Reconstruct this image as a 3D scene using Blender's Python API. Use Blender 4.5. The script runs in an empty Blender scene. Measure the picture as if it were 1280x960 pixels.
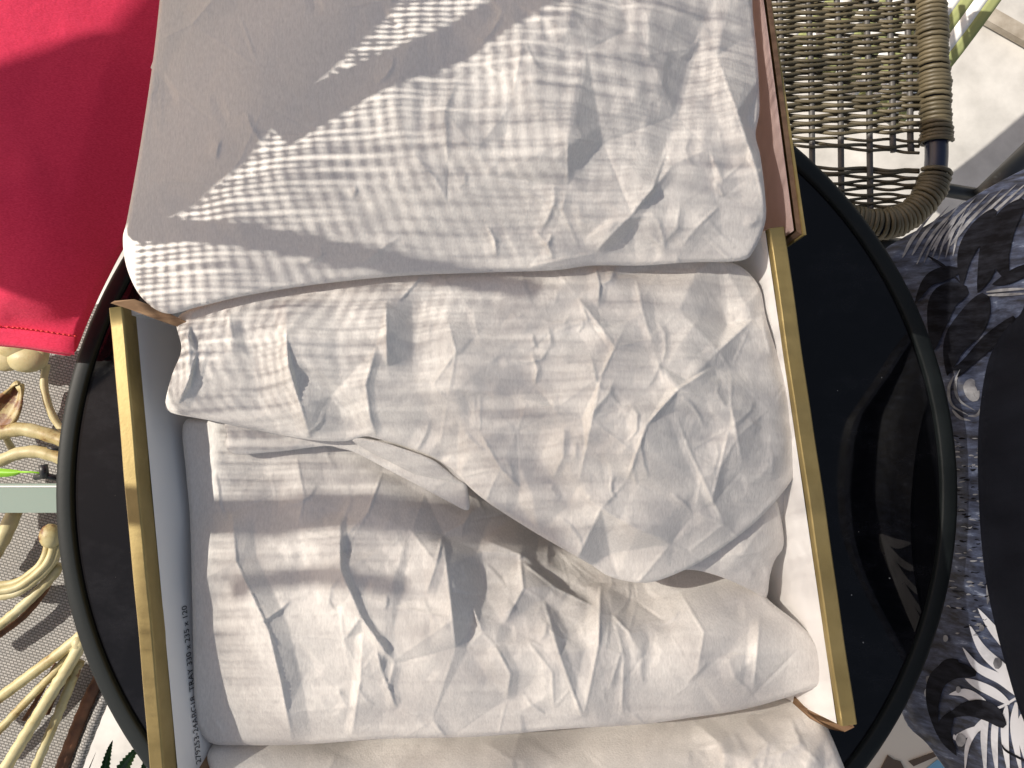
import bpy, bmesh, math, random
import numpy as np
from mathutils import Vector, Matrix
from mathutils.geometry import delaunay_2d_cdt

random.seed(7)
RNG = np.random.RandomState(7)
sc = bpy.context.scene
COL = sc.collection

# ------------------------------------------------------------------ camera, sky, sun, exposure
TZ = 0.60                    # table top
RIM = TZ + 0.122             # top of the box walls
CZ = RIM + 0.389             # camera height
FPX, TILT = 950.0, math.radians(3.6)
SUN_EL, SUN_AZ = 42.0, 164.0           # azimuth measured from +X, counter-clockwise
cd = bpy.data.cameras.new('camera'); cam = bpy.data.objects.new('camera', cd); COL.objects.link(cam)
cam.location = (0, 0, CZ); cam.rotation_euler = (TILT, 0, 0)
cd.sensor_width = 36.0; cd.lens = 36.0 * FPX / 1280.0
cd.clip_start = 0.01; cd.clip_end = 100
sc.camera = cam
_e, _a = math.radians(SUN_EL), math.radians(SUN_AZ)
SUN = Vector((math.cos(_e) * math.cos(_a), math.cos(_e) * math.sin(_a), math.sin(_e)))   # towards the sun
w = bpy.data.worlds.new('World'); sc.world = w; w.use_nodes = True
nt = w.node_tree; nt.nodes.clear()
sky = nt.nodes.new('ShaderNodeTexSky'); sky.sky_type = 'NISHITA'; sky.sun_disc = False
sky.sun_elevation = _e; sky.sun_rotation = math.radians(90) - _a
sky.air_density = 0.9; sky.dust_density = 1.2; sky.ozone_density = 0.0
bg = nt.nodes.new('ShaderNodeBackground'); bg.inputs[1].default_value = 0.15
ow = nt.nodes.new('ShaderNodeOutputWorld')
tint = nt.nodes.new('ShaderNodeMix'); tint.data_type = 'RGBA'; tint.blend_type = 'MULTIPLY'; tint.inputs[0].default_value = 1.0
tint.inputs[7].default_value = (1.0, 0.775, 0.585, 1)          # camera white balance: the whole sky a little warmer
nt.links.new(sky.outputs[0], tint.inputs[6]); nt.links.new(tint.outputs[2], bg.inputs[0]); nt.links.new(bg.outputs[0], ow.inputs[0])
sl = bpy.data.lights.new('sun', 'SUN'); sl.energy = 4.0; sl.angle = math.radians(0.55); sl.color = (1.0, 0.93, 0.82)
so = bpy.data.objects.new('sun', sl); COL.objects.link(so)
so.rotation_euler = SUN.to_track_quat('Z', 'Y').to_euler()
so.location = SUN * 5
sc.view_settings.view_transform = 'Standard'; sc.view_settings.look = 'None'
sc.view_settings.exposure = 0.48; sc.view_settings.gamma = 1.0

# ------------------------------------------------------------------ helpers
_c, _s = math.cos(TILT), math.sin(TILT)
def at(px, py, z):
    """Point at height z where the line of sight through photograph pixel (px,py) meets it (numpy ok)."""
    dx = (np.asarray(px, float) - 640) / FPX; dy = -(np.asarray(py, float) - 480) / FPX
    y = dy * _c + _s; zz = dy * _s - _c
    k = (np.asarray(z, float) - CZ) / zz
    return np.stack([dx * k, y * k, np.broadcast_to(np.asarray(z, float), k.shape)], -1)
def A(px, py, z): return Vector(at(px, py, z).tolist())

def mat(name, color, rough=0.5, metal=0.0, spec=0.5):
    m = bpy.data.materials.new(name); m.use_nodes = True
    b = m.node_tree.nodes['Principled BSDF']
    b.inputs['Base Color'].default_value = (*color, 1); b.inputs['Roughness'].default_value = rough
    b.inputs['Metallic'].default_value = metal; b.inputs['Specular IOR Level'].default_value = spec
    return m
def P(m): return m.node_tree.nodes['Principled BSDF']
def nd(m, t, **kw):
    n = m.node_tree.nodes.new(t)
    for k, v in kw.items():
        if k in n.inputs: n.inputs[k].default_value = v
        else: setattr(n, k, v)
    return n
def lk(m, a, b): m.node_tree.links.new(a, b)
def noise(m, scale, detail=4, stretch=None, rough=0.55, coord='Object'):
    tc = nd(m, 'ShaderNodeTexCoord'); mp = nd(m, 'ShaderNodeMapping')
    if stretch: mp.inputs['Scale'].default_value = stretch
    n = nd(m, 'ShaderNodeTexNoise'); n.inputs['Scale'].default_value = scale
    n.inputs['Detail'].default_value = detail; n.inputs['Roughness'].default_value = rough
    lk(m, tc.outputs[coord], mp.inputs[0]); lk(m, mp.outputs[0], n.inputs['Vector'])
    return n
def ramp(m, src, stops):
    r = nd(m, 'ShaderNodeValToRGB'); e = r.color_ramp.elements
    while len(e) < len(stops): e.new(0.5)
    for i, (p, c) in enumerate(stops):
        e[i].position = p; e[i].color = (*c, 1) if len(c) == 3 else c
    lk(m, src, r.inputs[0]); return r
def bump(m, src, strength, dist=0.001, prev=None):
    b = nd(m, 'ShaderNodeBump'); b.inputs['Strength'].default_value = strength; b.inputs['Distance'].default_value = dist
    lk(m, src, b.inputs['Height'])
    if prev: lk(m, prev.outputs[0], b.inputs['Normal'])
    lk(m, b.outputs[0], P(m).inputs['Normal']); return b
def vary(m, n, c0, c1, lo=0.3, hi=0.7):
    r = ramp(m, n.outputs['Fac'], [(lo, c0), (hi, c1)]); lk(m, r.outputs[0], P(m).inputs['Base Color']); return r

def mesh(name, verts, faces, m, parent=None, smooth=True):
    me = bpy.data.meshes.new(name)
    me.from_pydata([tuple(v) for v in verts], [], [tuple(f) for f in faces]); me.update()
    if smooth: me.polygons.foreach_set('use_smooth', [True] * len(me.polygons))
    if m: me.materials.append(m)
    o = bpy.data.objects.new(name, me); COL.objects.link(o)
    if parent: o.parent = parent
    return o
def tag(o, label=None, cat=None, group=None, kind=None):
    if label: o['label'] = label
    if cat: o['category'] = cat
    if group: o['group'] = group
    if kind: o['kind'] = kind
    return o
def empty(name, loc=(0, 0, 0)):
    o = bpy.data.objects.new(name, None); COL.objects.link(o); o.location = loc; o.empty_display_size = 0.02
    return o
def under(parent, *objs):
    """parent keeps its place, children keep theirs"""
    for o in objs:
        o.parent = parent; o.matrix_parent_inverse = Matrix.Translation(parent.location).inverted()
class MB:
    def __init__(s): s.v = []; s.f = []
    def add(s, v, f):
        k = len(s.v); s.v += [tuple(x) for x in v]; s.f += [tuple(i + k for i in q) for q in f]
    def box(s, o, ex, ey, ez):
        o, ex, ey, ez = map(Vector, (o, ex, ey, ez))
        v = [o + ex * i + ey * j + ez * k for k in (0, 1) for j in (0, 1) for i in (0, 1)]
        s.add(v, [(0, 2, 3, 1), (4, 5, 7, 6), (0, 1, 5, 4), (2, 6, 7, 3), (0, 4, 6, 2), (1, 3, 7, 5)])
    def tube(s, pts, rad, n=10, cap=True, flat=None):
        pts = [Vector(p) for p in pts]; N = len(pts)
        rad = rad if hasattr(rad, '__len__') else [rad] * N
        T = [(pts[min(i + 1, N - 1)] - pts[max(i - 1, 0)]).normalized() for i in range(N)]
        up = Vector((0, 0, 1)) if abs(T[0].z) < 0.9 else Vector((1, 0, 0))
        u = T[0].cross(up).normalized(); v = []; f = []
        for i in range(N):
            u = (u - T[i] * u.dot(T[i])).normalized(); b = T[i].cross(u)
            for k in range(n):
                a = 2 * math.pi * k / n
                v.append(pts[i] + (u * math.cos(a) + b * math.sin(a) * (flat or 1)) * rad[i])
        for i in range(N - 1):
            for k in range(n):
                f.append((i * n + k, i * n + (k + 1) % n, (i + 1) * n + (k + 1) % n, (i + 1) * n + k))
        if cap: f += [tuple(range(n - 1, -1, -1)), tuple(range((N - 1) * n, N * n))]
        s.add(v, f)
    def ball(s, c, r, n=12, sc3=(1, 1, 1)):
        c = Vector(c); v = []; f = []
        for i in range(n + 1):
            t = math.pi * i / n
            for k in range(n):
                a = 2 * math.pi * k / n
                v.append(c + Vector((math.sin(t) * math.cos(a) * sc3[0], math.sin(t) * math.sin(a) * sc3[1], math.cos(t) * sc3[2])) * r)
        for i in range(n):
            for k in range(n): f.append((i * n + k, (i + 1) * n + k, (i + 1) * n + (k + 1) % n, i * n + (k + 1) % n))
        s.add(v, f)
    def build(s, name, m, parent=None, smooth=True): return mesh(name, s.v, s.f, m, parent, smooth)
def spline(pts, step=None, n=None, closed=False):
    """Catmull-Rom through 2D/3D points"""
    p = np.array(pts, float); N = len(p); out = []
    segs = N if closed else N - 1
    for i in range(segs):
        p0 = p[(i - 1) % N] if closed or i > 0 else p[0] * 2 - p[1]
        p1 = p[i]; p2 = p[(i + 1) % N]
        p3 = p[(i + 2) % N] if closed or i < N - 2 else p[-1] * 2 - p[-2]
        k = n or max(1, int(np.linalg.norm(p2 - p1) / step))
        for t in np.arange(k) / k:
            out.append(0.5 * (2 * p1 + (p2 - p0) * t + (2 * p0 - 5 * p1 + 4 * p2 - p3) * t * t + (3 * p1 - p0 - 3 * p2 + p3) * t ** 3))
    if not closed: out.append(p[-1])
    return np.array(out)
def lathe(name, prof, m, parent=None, n=160, c=(0, 0)):
    v = []; f = []; K = len(prof)
    for i in range(n):
        a = 2 * math.pi * i / n
        for r, z in prof: v.append((c[0] + r * math.cos(a), c[1] + r * math.sin(a), z))
    for i in range(n):
        for k in range(K - 1): f.append((i * K + k, ((i + 1) % n) * K + k, ((i + 1) % n) * K + k + 1, i * K + k + 1))
    return mesh(name, v, f, m, parent)

# ------------------------------------------------------------------ materials
def m_paper(name, col, warm):
    m = mat(name, col, 0.55, 0, 0.35)
    f1 = noise(m, 1100, 6, (1.0, 0.3, 1.0), 0.7); vary(m, f1, tuple(x * 0.86 for x in col), tuple(min(.9, x * 1.05) for x in col), 0.33, 0.66)
    n1 = noise(m, 900, 3, (1.0, 0.22, 1.0)); n2 = noise(m, 160, 5)
    b = bump(m, n1.outputs['Fac'], 0.35, 0.0005); bump(m, n2.outputs['Fac'], 0.05, 0.001, b)
    tr = nd(m, 'ShaderNodeBsdfTranslucent'); tr.inputs[0].default_value = (*warm, 1)
    mx = nd(m, 'ShaderNodeMixShader'); mx.inputs[0].default_value = 0.10
    out = m.node_tree.nodes['Material Output']
    lk(m, P(m).outputs[0], mx.inputs[1]); lk(m, tr.outputs[0], mx.inputs[2]); lk(m, mx.outputs[0], out.inputs[0])
    return m
M = {}
M['paper'] = m_paper('white_tissue_paper', (0.80, 0.77, 0.735), (0.8, 0.74, 0.66))
M['gold'] = mat('gold_foil_card', (0.42, 0.31, 0.105), 0.48, 0.5)
n = noise(M['gold'], 60, 5); vary(M['gold'], n, (0.29, 0.22, 0.085), (0.37, 0.285, 0.12))
n = noise(M['gold'], 700, 3); bump(M['gold'], n.outputs['Fac'], 0.15, 0.0004)
M['liner'] = mat('white_card', (0.82, 0.805, 0.79), 0.6); n = noise(M['liner'], 400, 4); bump(M['liner'], n.outputs['Fac'], 0.1, 0.0004)
M['kraft'] = mat('kraft_card', (0.36, 0.22, 0.12), 0.8); n = noise(M['kraft'], 120, 6, (1, 4, 1)); vary(M['kraft'], n, (0.20, 0.115, 0.06), (0.29, 0.18, 0.10))
M['kraftdark'] = mat('dark_kraft_edge', (0.13, 0.075, 0.045), 0.85); n = noise(M['kraftdark'], 200, 5); vary(M['kraftdark'], n, (0.095, 0.052, 0.03), (0.16, 0.095, 0.058))
M['pinkbounce'] = mat('white_card_pink_bounce', (0.52, 0.37, 0.36), 0.6); n = noise(M['pinkbounce'], 80, 4); vary(M['pinkbounce'], n, (0.46, 0.345, 0.33), (0.53, 0.40, 0.385))  # white lid lining; reddish bounce light put into its colour
M['ink'] = mat('black_ink', (0.03, 0.03, 0.035), 0.6)
M['glass'] = mat('black_table_glass', (0.004, 0.0045, 0.006), 0.03, 0, 0.3)
n = nd(M['glass'], 'ShaderNodeTexVoronoi'); tc = nd(M['glass'], 'ShaderNodeTexCoord'); n.inputs['Scale'].default_value = 60
lk(M['glass'], tc.outputs['Object'], n.inputs['Vector'])
r = ramp(M['glass'], n.outputs['Distance'], [(0.0, (0.5, 0.5, 0.48)), (0.022, (0.35, 0.35, 0.33)), (0.032, (0.004, 0.0045, 0.006))]); lk(M['glass'], r.outputs[0], P(M['glass']).inputs['Base Color'])
n = noise(M['glass'], 26, 9, (1, 1.6, 1), 0.7); r2 = ramp(M['glass'], n.outputs['Fac'], [(0.48, (0.0, 0.0, 0.0)), (0.80, (0.010, 0.010, 0.012))])
mxg = nd(M['glass'], 'ShaderNodeMix', data_type='RGBA', blend_type='ADD'); mxg.inputs[0].default_value = 1.0
lk(M['glass'], r.outputs[0], mxg.inputs[6]); lk(M['glass'], r2.outputs[0], mxg.inputs[7]); lk(M['glass'], mxg.outputs[2], P(M['glass']).inputs['Base Color'])
n = noise(M['glass'], 18, 6); r = ramp(M['glass'], n.outputs['Fac'], [(0.4, (0.02,) * 3), (0.85, (0.10,) * 3)]); lk(M['glass'], r.outputs[0], P(M['glass']).inputs['Roughness'])
M['rimblack'] = mat('black_rim_plastic', (0.012, 0.0155, 0.017), 0.5, 0, 0.2); n = noise(M['rimblack'], 300, 4); bump(M['rimblack'], n.outputs['Fac'], 0.1, 0.0005)
M['blackmetal'] = mat('black_painted_metal', (0.02, 0.022, 0.025), 0.4)
M['red'] = mat('red_jersey', (0.56, 0.018, 0.05), 0.85, 0, 0.2)
n = noise(M['red'], 700, 2, (1, 2.2, 1)); vary(M['red'], n, (0.73, 0.028, 0.085), (0.86, 0.048, 0.13)); n2 = noise(M['red'], 45, 4); b = bump(M['red'], n.outputs['Fac'], 0.25, 0.0006); bump(M['red'], n2.outputs['Fac'], 0.25, 0.004, b)
P(M['red']).inputs['Sheen Weight'].default_value = 0.25
M['stitch'] = mat('red_thread', (0.75, 0.05, 0.05), 0.7)
M['wicker'] = mat('brown_wicker', (0.16, 0.125, 0.085), 0.5)
n = noise(M['wicker'], 24, 5); vary(M['wicker'], n, (0.05, 0.042, 0.025), (0.15, 0.125, 0.075))
M['stake'] = mat('dark_grey_stake', (0.075, 0.072, 0.07), 0.5)
M['bluetube'] = mat('blue_black_tube', (0.014, 0.02, 0.05), 0.32)
M['floor'] = mat('pale_stone_floor', (0.6, 0.58, 0.54), 0.55)
n = noise(M['floor'], 9, 8, None, 0.62); vary(M['floor'], n, (0.42, 0.41, 0.39), (0.68, 0.665, 0.635), 0.32, 0.66); bump(M['floor'], n.outputs['Fac'], 0.1, 0.004)
M['cream'] = mat('cream_enamel', (0.66, 0.60, 0.40), 0.5)
n = noise(M['cream'], 22, 8, None, 0.65); r = ramp(M['cream'], n.outputs['Fac'], [(0.3, (0.55, 0.50, 0.31)), (0.52, (0.46, 0.40, 0.21)), (0.60, (0.36, 0.28, 0.12)), (0.635, (0.17, 0.075, 0.03))]); lk(M['cream'], r.outputs[0], P(M['cream']).inputs['Base Color']); bump(M['cream'], n.outputs['Fac'], 0.3, 0.003)
M['rust'] = mat('rusty_brown_iron', (0.16, 0.07, 0.035), 0.8); n = noise(M['rust'], 70, 6); vary(M['rust'], n, (0.085, 0.04, 0.022), (0.24, 0.11, 0.055)); bump(M['rust'], n.outputs['Fac'], 0.6, 0.004)
M['greentint'] = mat('pale_green_glass', (0.24, 0.31, 0.275), 0.18)
M['lime'] = mat('lime_leaf', (0.22, 0.50, 0.02), 0.45)
M['leaf'] = mat('dark_green_leaf', (0.035, 0.10, 0.025), 0.5); n = noise(M['leaf'], 60, 4); vary(M['leaf'], n, (0.025, 0.075, 0.02), (0.05, 0.14, 0.03))
M['white'] = mat('white_cotton', (0.74, 0.74, 0.72), 0.8)
M['sage'] = mat('sage_green_cotton', (0.26, 0.29, 0.12), 0.85)
M['palm'] = mat('charcoal_printed_satin', (0.05, 0.05, 0.06), 0.5, 0, 0.3)
n = noise(M['palm'], 55, 6, (1, 3.2, 1), 0.65); r = ramp(M['palm'], n.outputs['Fac'], [(0.36, (0.010, 0.011, 0.018)), (0.50, (0.036, 0.044, 0.078)), (0.63, (0.075, 0.095, 0.16)), (0.71, (0.28, 0.32, 0.42))]); lk(M['palm'], r.outputs[0], P(M['palm']).inputs['Base Color'])
n = noise(M['palm'], 30, 4); bump(M['palm'], n.outputs['Fac'], 0.3, 0.006)
M['printwhite'] = mat('pale_print', (0.50, 0.51, 0.56), 0.5); n = noise(M['printwhite'], 45, 4); vary(M['printwhite'], n, (0.30, 0.31, 0.35), (0.58, 0.59, 0.64), 0.28, 0.5)
M['printgrey'] = mat('grey_print', (0.2, 0.2, 0.22), 0.5); n = noise(M['printgrey'], 90, 4); vary(M['printgrey'], n, (0.06, 0.06, 0.075), (0.32, 0.33, 0.36))
M['printblack'] = mat('black_print', (0.006, 0.006, 0.008), 0.7, 0, 0.06)
n = noise(M['printblack'], 60, 6, (1, 3, 1), 0.65); vary(M['printblack'], n, (0.005, 0.005, 0.007), (0.022, 0.024, 0.034), 0.4, 0.75)
M['navy'] = mat('navy_cloth', (0.006, 0.007, 0.012), 0.85, 0, 0.12); n = noise(M['navy'], 900, 3); bump(M['navy'], n.outputs['Fac'], 0.3, 0.0006)
# woven grey mat: fine over-under weave
m = mat('grey_woven_mat', (0.42, 0.41, 0.40), 0.8); M['mat'] = m
tc = nd(m, 'ShaderNodeTexCoord'); mp = nd(m, 'ShaderNodeMapping'); mp.inputs['Rotation'].default_value = (0, 0, 0.25)
br = nd(m, 'ShaderNodeTexBrick'); br.inputs['Scale'].default_value = 1.0
br.inputs['Brick Width'].default_value = 0.0042; br.inputs['Row Height'].default_value = 0.0026; br.inputs['Mortar Size'].default_value = 0.00055; br.inputs['Mortar Smooth'].default_value = 0.6
br.inputs['Color1'].default_value = (0.40, 0.388, 0.37, 1); br.inputs['Color2'].default_value = (0.31, 0.302, 0.29, 1); br.inputs['Mortar'].default_value = (0.15, 0.145, 0.138, 1)
lk(m, tc.outputs['Object'], mp.inputs[0]); lk(m, mp.outputs[0], br.inputs['Vector']); lk(m, br.outputs['Color'], P(m).inputs['Base Color'])
inv = nd(m, 'ShaderNodeInvert'); lk(m, br.outputs['Fac'], inv.inputs['Color']); bump(m, inv.outputs[0], 0.8, 0.001)

# ------------------------------------------------------------------ crumpled sheets
PAD = 260; RW, RH = 1280 + 2 * PAD, 960 + 2 * PAD
def raster(out, vs, fs, hv):
    for f in fs:
        (x0, y0), (x1, y1), (x2, y2) = [vs[i] for i in f]
        xa, xb = max(0, math.ceil(min(x0, x1, x2))), min(RW - 1, math.floor(max(x0, x1, x2)))
        ya, yb = max(0, math.ceil(min(y0, y1, y2))), min(RH - 1, math.floor(max(y0, y1, y2)))
        if xb < xa or yb < ya: continue
        D = (y1 - y2) * (x0 - x2) + (x2 - x1) * (y0 - y2)
        if abs(D) < 1e-9: continue
        X = np.arange(xa, xb + 1)[None, :]; Y = np.arange(ya, yb + 1)[:, None]
        a = ((y1 - y2) * (X - x2) + (x2 - x1) * (Y - y2)) / D
        b = ((y2 - y0) * (X - x2) + (x0 - x2) * (Y - y2)) / D
        c = 1 - a - b; msk = (a >= -1e-6) & (b >= -1e-6) & (c >= -1e-6)
        sub = out[ya:yb + 1, xa:xb + 1]
        sub[msk] = (a * hv[f[0]] + b * hv[f[1]] + c * hv[f[2]])[msk]
def tin(spacing, amp, seed):
    """piecewise-flat random facets, as crumpled paper has"""
    r = np.random.RandomState(seed); pts = []
    for y in np.arange(-spacing, RH + 2 * spacing, spacing):
        for x in np.arange(-spacing, RW + 2 * spacing, spacing):
            pts.append((x + r.uniform(-.48, .48) * spacing, y + r.uniform(-.48, .48) * spacing))
    h = r.normal(0, amp, len(pts)).clip(-2 * amp, 2 * amp)
    vs, _, fs, ov, _, _ = delaunay_2d_cdt([Vector(p) for p in pts], [], [], 0, 1e-6)
    hv = [h[o[0]] if o else 0 for o in ov]
    out = np.zeros((RH, RW), np.float32); raster(out, vs, fs, hv)
    return out
def blur(a, k, it=2):
    for _ in range(it):
        for ax in (0, 1):
            c = np.cumsum(np.concatenate([np.repeat(np.take(a, [0], ax), k + 1, ax), a, np.repeat(np.take(a, [-1], ax), k, ax)], ax), ax)
            n_ = a.shape[ax]
            hi = np.take(c, np.arange(2 * k + 1, 2 * k + 1 + n_), ax); lo = np.take(c, np.arange(0, n_), ax)
            a = (hi - lo) / (2 * k + 1)
    return a
def fold(Hm, pts, amp, wl, wr, taper=0.25):
    """crease: a ridge (amp>0, mm) or valley whose sides fall to nothing over wl / wr pixels"""
    p = np.array(pts, float) + PAD; wmax = max(wl, wr) + 2
    x0, y0 = np.maximum(0, (p.min(0) - wmax)).astype(int); x1, y1 = np.minimum([RW, RH], (p.max(0) + wmax)).astype(int)
    if x1 <= x0 or y1 <= y0: return
    X, Y = np.meshgrid(np.arange(x0, x1), np.arange(y0, y1))
    L = np.linalg.norm(np.diff(p, axis=0), axis=1); tot = L.sum(); acc = 0
    best = np.full(X.shape, 1e9); val = np.zeros(X.shape)
    for i in range(len(p) - 1):
        d = (p[i + 1] - p[i]) / L[i]; rx, ry = X - p[i][0], Y - p[i][1]
        t = np.clip(rx * d[0] + ry * d[1], 0, L[i]); qx, qy = rx - t * d[0], ry - t * d[1]
        dist = np.hypot(qx, qy); side = rx * d[1] - ry * d[0]       # >0: left of travel on screen
        wd = np.where(side > 0, wl, wr)
        u = (acc + t) / tot; tp = np.clip(np.minimum(u, 1 - u) / max(taper, 1e-3), 0, 1); tp = tp * (2 - tp)
        v = np.clip(1 - dist / wd, 0, 1) * tp
        m_ = dist < best; best = np.where(m_, dist, best); val = np.where(m_, v, val); acc += L[i]
    Hm[y0:y1, x0:x1] += (amp * val).astype(np.float32)
def tps(ctrl):
    """smooth base height through control points (px,py,mm)"""
    c = np.array(ctrl, float); xy = c[:, :2] / 300; n_ = len(c)
    def U(r): return np.where(r > 0, r * r * np.log(r + 1e-12), 0)
    K = U(np.linalg.norm(xy[:, None] - xy[None], axis=2)); Pm = np.c_[np.ones(n_), xy]
    Am = np.block([[K + 0.02 * np.eye(n_), Pm], [Pm.T, np.zeros((3, 3))]])
    wv = np.linalg.solve(Am, np.r_[c[:, 2], 0, 0, 0])
    def ev(x, y):
        q = np.stack([x, y], -1).reshape(-1, 2) / 300
        r_ = np.linalg.norm(q[:, None] - xy[None], axis=2)
        return (U(r_) @ wv[:n_] + np.c_[np.ones(len(q)), q] @ wv[n_:]).reshape(np.shape(x))
    return ev
def outline(pts, step=5): return spline(pts, step=step, closed=True)
def inside(poly, x, y):
    r = np.zeros(x.shape, bool); n_ = len(poly)
    for i in range(n_):
        (xa, ya), (xb, yb) = poly[i], poly[(i + 1) % n_]
        if ya == yb: continue
        c = ((ya > y) != (yb > y)) & (x < (xb - xa) * (y - ya) / (yb - ya) + xa); r ^= c
    return r
def edge_dist(poly, x, y):
    d = np.full(x.shape, 1e9); n_ = len(poly)
    for i in range(n_):
        a = poly[i]; b = poly[(i + 1) % n_] - a; L = b @ b + 1e-9
        t = np.clip(((x - a[0]) * b[0] + (y - a[1]) * b[1]) / L, 0, 1)
        d = np.minimum(d, np.hypot(x - a[0] - t * b[0], y - a[1] - t * b[1]))
    return d
def bil(Hm, x, y):
    X = np.clip(x + PAD, 0, RW - 2.001); Y = np.clip(y + PAD, 0, RH - 2.001); i = X.astype(int); j = Y.astype(int); fx, fy = X - i, Y - j
    return (Hm[j, i] * (1 - fx) + Hm[j, i + 1] * fx) * (1 - fy) + (Hm[j + 1, i] * (1 - fx) + Hm[j + 1, i + 1] * fx) * fy
def sheet(name, pts, ctrl, m, zref=RIM, Hm=None, step=3.0, roll_px=14, roll_mm=5, skirt=(3, 8), hang=0, parent=None, sharp=False):
    """A bent sheet over a traced outline; its rim is rolled under and hangs a little, so it has an edge from every side."""
    poly = np.array(pts, float) if sharp else outline(pts, step * 1.6)
    if sharp:
        poly = np.concatenate([np.linspace(poly[i], poly[(i + 1) % len(poly)], max(2, int(np.linalg.norm(poly[(i + 1) % len(poly)] - poly[i]) / (step * 1.6))) + 1)[:-1] for i in range(len(poly))])
    area = np.sum(poly[:, 0] * np.roll(poly[:, 1], -1) - poly[:, 1] * np.roll(poly[:, 0], -1))
    if area < 0: poly = poly[::-1]
    (x0, y0), (x1, y1) = poly.min(0), poly.max(0)
    gx, gy = np.meshgrid(np.arange(x0, x1, step), np.arange(y0, y1, step * 0.87))
    gx = gx + (np.arange(gx.shape[0]) % 2)[:, None] * step / 2
    gx = gx.ravel() + RNG.uniform(-.15, .15, gx.size) * step; gy = gy.ravel() + RNG.uniform(-.15, .15, gy.size) * step
    k = inside(poly, gx, gy); gx, gy = gx[k], gy[k]
    k = edge_dist(poly, gx, gy) > step * 0.5; gx, gy = gx[k], gy[k]
    nb = len(poly)
    P2 = [Vector(p) for p in poly] + [Vector(p) for p in zip(gx, gy)]
    vs, _, fs, ov, _, _ = delaunay_2d_cdt(P2, [], [list(range(nb))], 1, 1e-5)
    q = np.array([tuple(v) for v in vs]); base = tps(ctrl)
    def height(x, y):
        h = base(x, y)
        if Hm is not None: h = h + bil(Hm, x, y)
        d = edge_dist(poly, x, y)
        t = np.clip(1 - d / roll_px, 0, 1); return zref + (h - roll_mm * (1 - np.sqrt(np.clip(1 - t * t, 0, 1)))) / 1000
    z = height(q[:, 0], q[:, 1]); v3 = at(q[:, 0], q[:, 1], z)
    faces = []
    for f in fs:
        a, b, c = [q[i] for i in f]
        faces.append(tuple(f) if (b[0] - a[0]) * (c[1] - a[1]) - (b[1] - a[1]) * (c[0] - a[0]) < 0 else tuple(f[::-1]))
    # rolled rim
    inv_ = {}
    for i, o in enumerate(ov):
        for k_ in o: inv_[k_] = i
    ring = [inv_[i] for i in range(nb)]
    bp = v3[ring]; tn = np.roll(bp, -1, 0) - np.roll(bp, 1, 0); nrm = np.stack([tn[:, 1], -tn[:, 0]], 1)
    nrm /= np.linalg.norm(nrm, axis=1)[:, None] + 1e-9
    cen = bp[:, :2] - nrm * 0.002
    # outward: the screen-clockwise loop turned counter-clockwise in the world
    sgn = np.sign(np.sum(bp[:, 0] * np.roll(bp[:, 1], -1) - bp[:, 1] * np.roll(bp[:, 0], -1))); nrm *= sgn
    rr, inw = skirt[0] / 1000, skirt[1] / 1000
    rows = [(0.55 * rr, -0.45 * rr), (0.6 * rr, -1.1 * rr), (0.1 * rr, -1.9 * rr), (-inw, -2.2 * rr - inw * 0.25 - hang / 1000)]
    V = list(map(tuple, v3)); prev = ring
    for (o_, dz) in rows:
        cur = []
        for i in range(nb):
            cur.append(len(V)); V.append((bp[i][0] + nrm[i][0] * o_, bp[i][1] + nrm[i][1] * o_, bp[i][2] + dz))
        for i in range(nb):
            j = (i + 1) % nb
            faces.append((prev[i], cur[i], cur[j], prev[j]) if sgn > 0 else (prev[j], cur[j], cur[i], prev[i]))
        prev = cur
    o = mesh(name, V, faces, m, parent)
    return o, height

def facets(folds, wgt, box_, seed, spacing, amp, Hs):
    """flat facets that meet along the named creases (constrained triangulation), heights in mm"""
    r = np.random.RandomState(seed); x0, y0, x1, y1 = box_
    pts = []; h = []; edges = []
    for f in folds:
        p = np.array(f[0], float); L = np.linalg.norm(np.diff(p, axis=0), axis=1); q = [p[0]]
        for i in range(len(p) - 1):
            n_ = max(1, int(L[i] / 32)); q += [p[i] + (p[i + 1] - p[i]) * (k + 1) / n_ for k in range(n_)]
        N = len(q)
        for i, c in enumerate(q):
            t = i / max(1, N - 1); e = min(1, min(t, 1 - t) / 0.3 + 0.15)
            pts.append(c + PAD); h.append(0.85 * f[1] * e + r.normal(0, 0.3))
            if i: edges.append((len(pts) - 2, len(pts) - 1))
    fixed = np.array(pts) if pts else np.zeros((0, 2))
    for y in np.arange(y0 - 2 * spacing, y1 + 3 * spacing, spacing):
        for x in np.arange(x0 - 2 * spacing, x1 + 3 * spacing, spacing):
            c = np.array((x + r.uniform(-.5, .5) * spacing + PAD, y + r.uniform(-.5, .5) * spacing + PAD))
            if len(fixed) and np.min(np.abs(fixed - c).sum(1)) < spacing * 0.5: continue
            w_ = wgt[int(np.clip(c[1], 0, RH - 1)), int(np.clip(c[0], 0, RW - 1))]
            pts.append(c); h.append(r.normal(0, amp) * w_)
    vs, es, fs, ov, _, _ = delaunay_2d_cdt([Vector(p) for p in pts], edges, [], 0, 1e-4)
    hv = [np.mean([h[k] for k in o]) if len(o) else 0 for o in ov]
    out = np.zeros((RH, RW), np.float32); raster(out, vs, fs, hv)
    for (i, j) in es:                                     # some facet borders stay visible as hard crease lines
        p, q = vs[i] - Vector((PAD, PAD)), vs[j] - Vector((PAD, PAD))
        if (q - p).length > 130: continue
        m_ = (p + q) / 2; w_ = wgt[int(np.clip(m_.y + PAD, 0, RH - 1)), int(np.clip(m_.x + PAD, 0, RW - 1))]
        if r.uniform() < 0.55 * w_: fold(Hs, [tuple(p), tuple(q)], r.uniform(0.18, 0.5) * r.choice([1, 1, -1]), 2.4, 2.4, 0.35)
    return out
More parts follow.
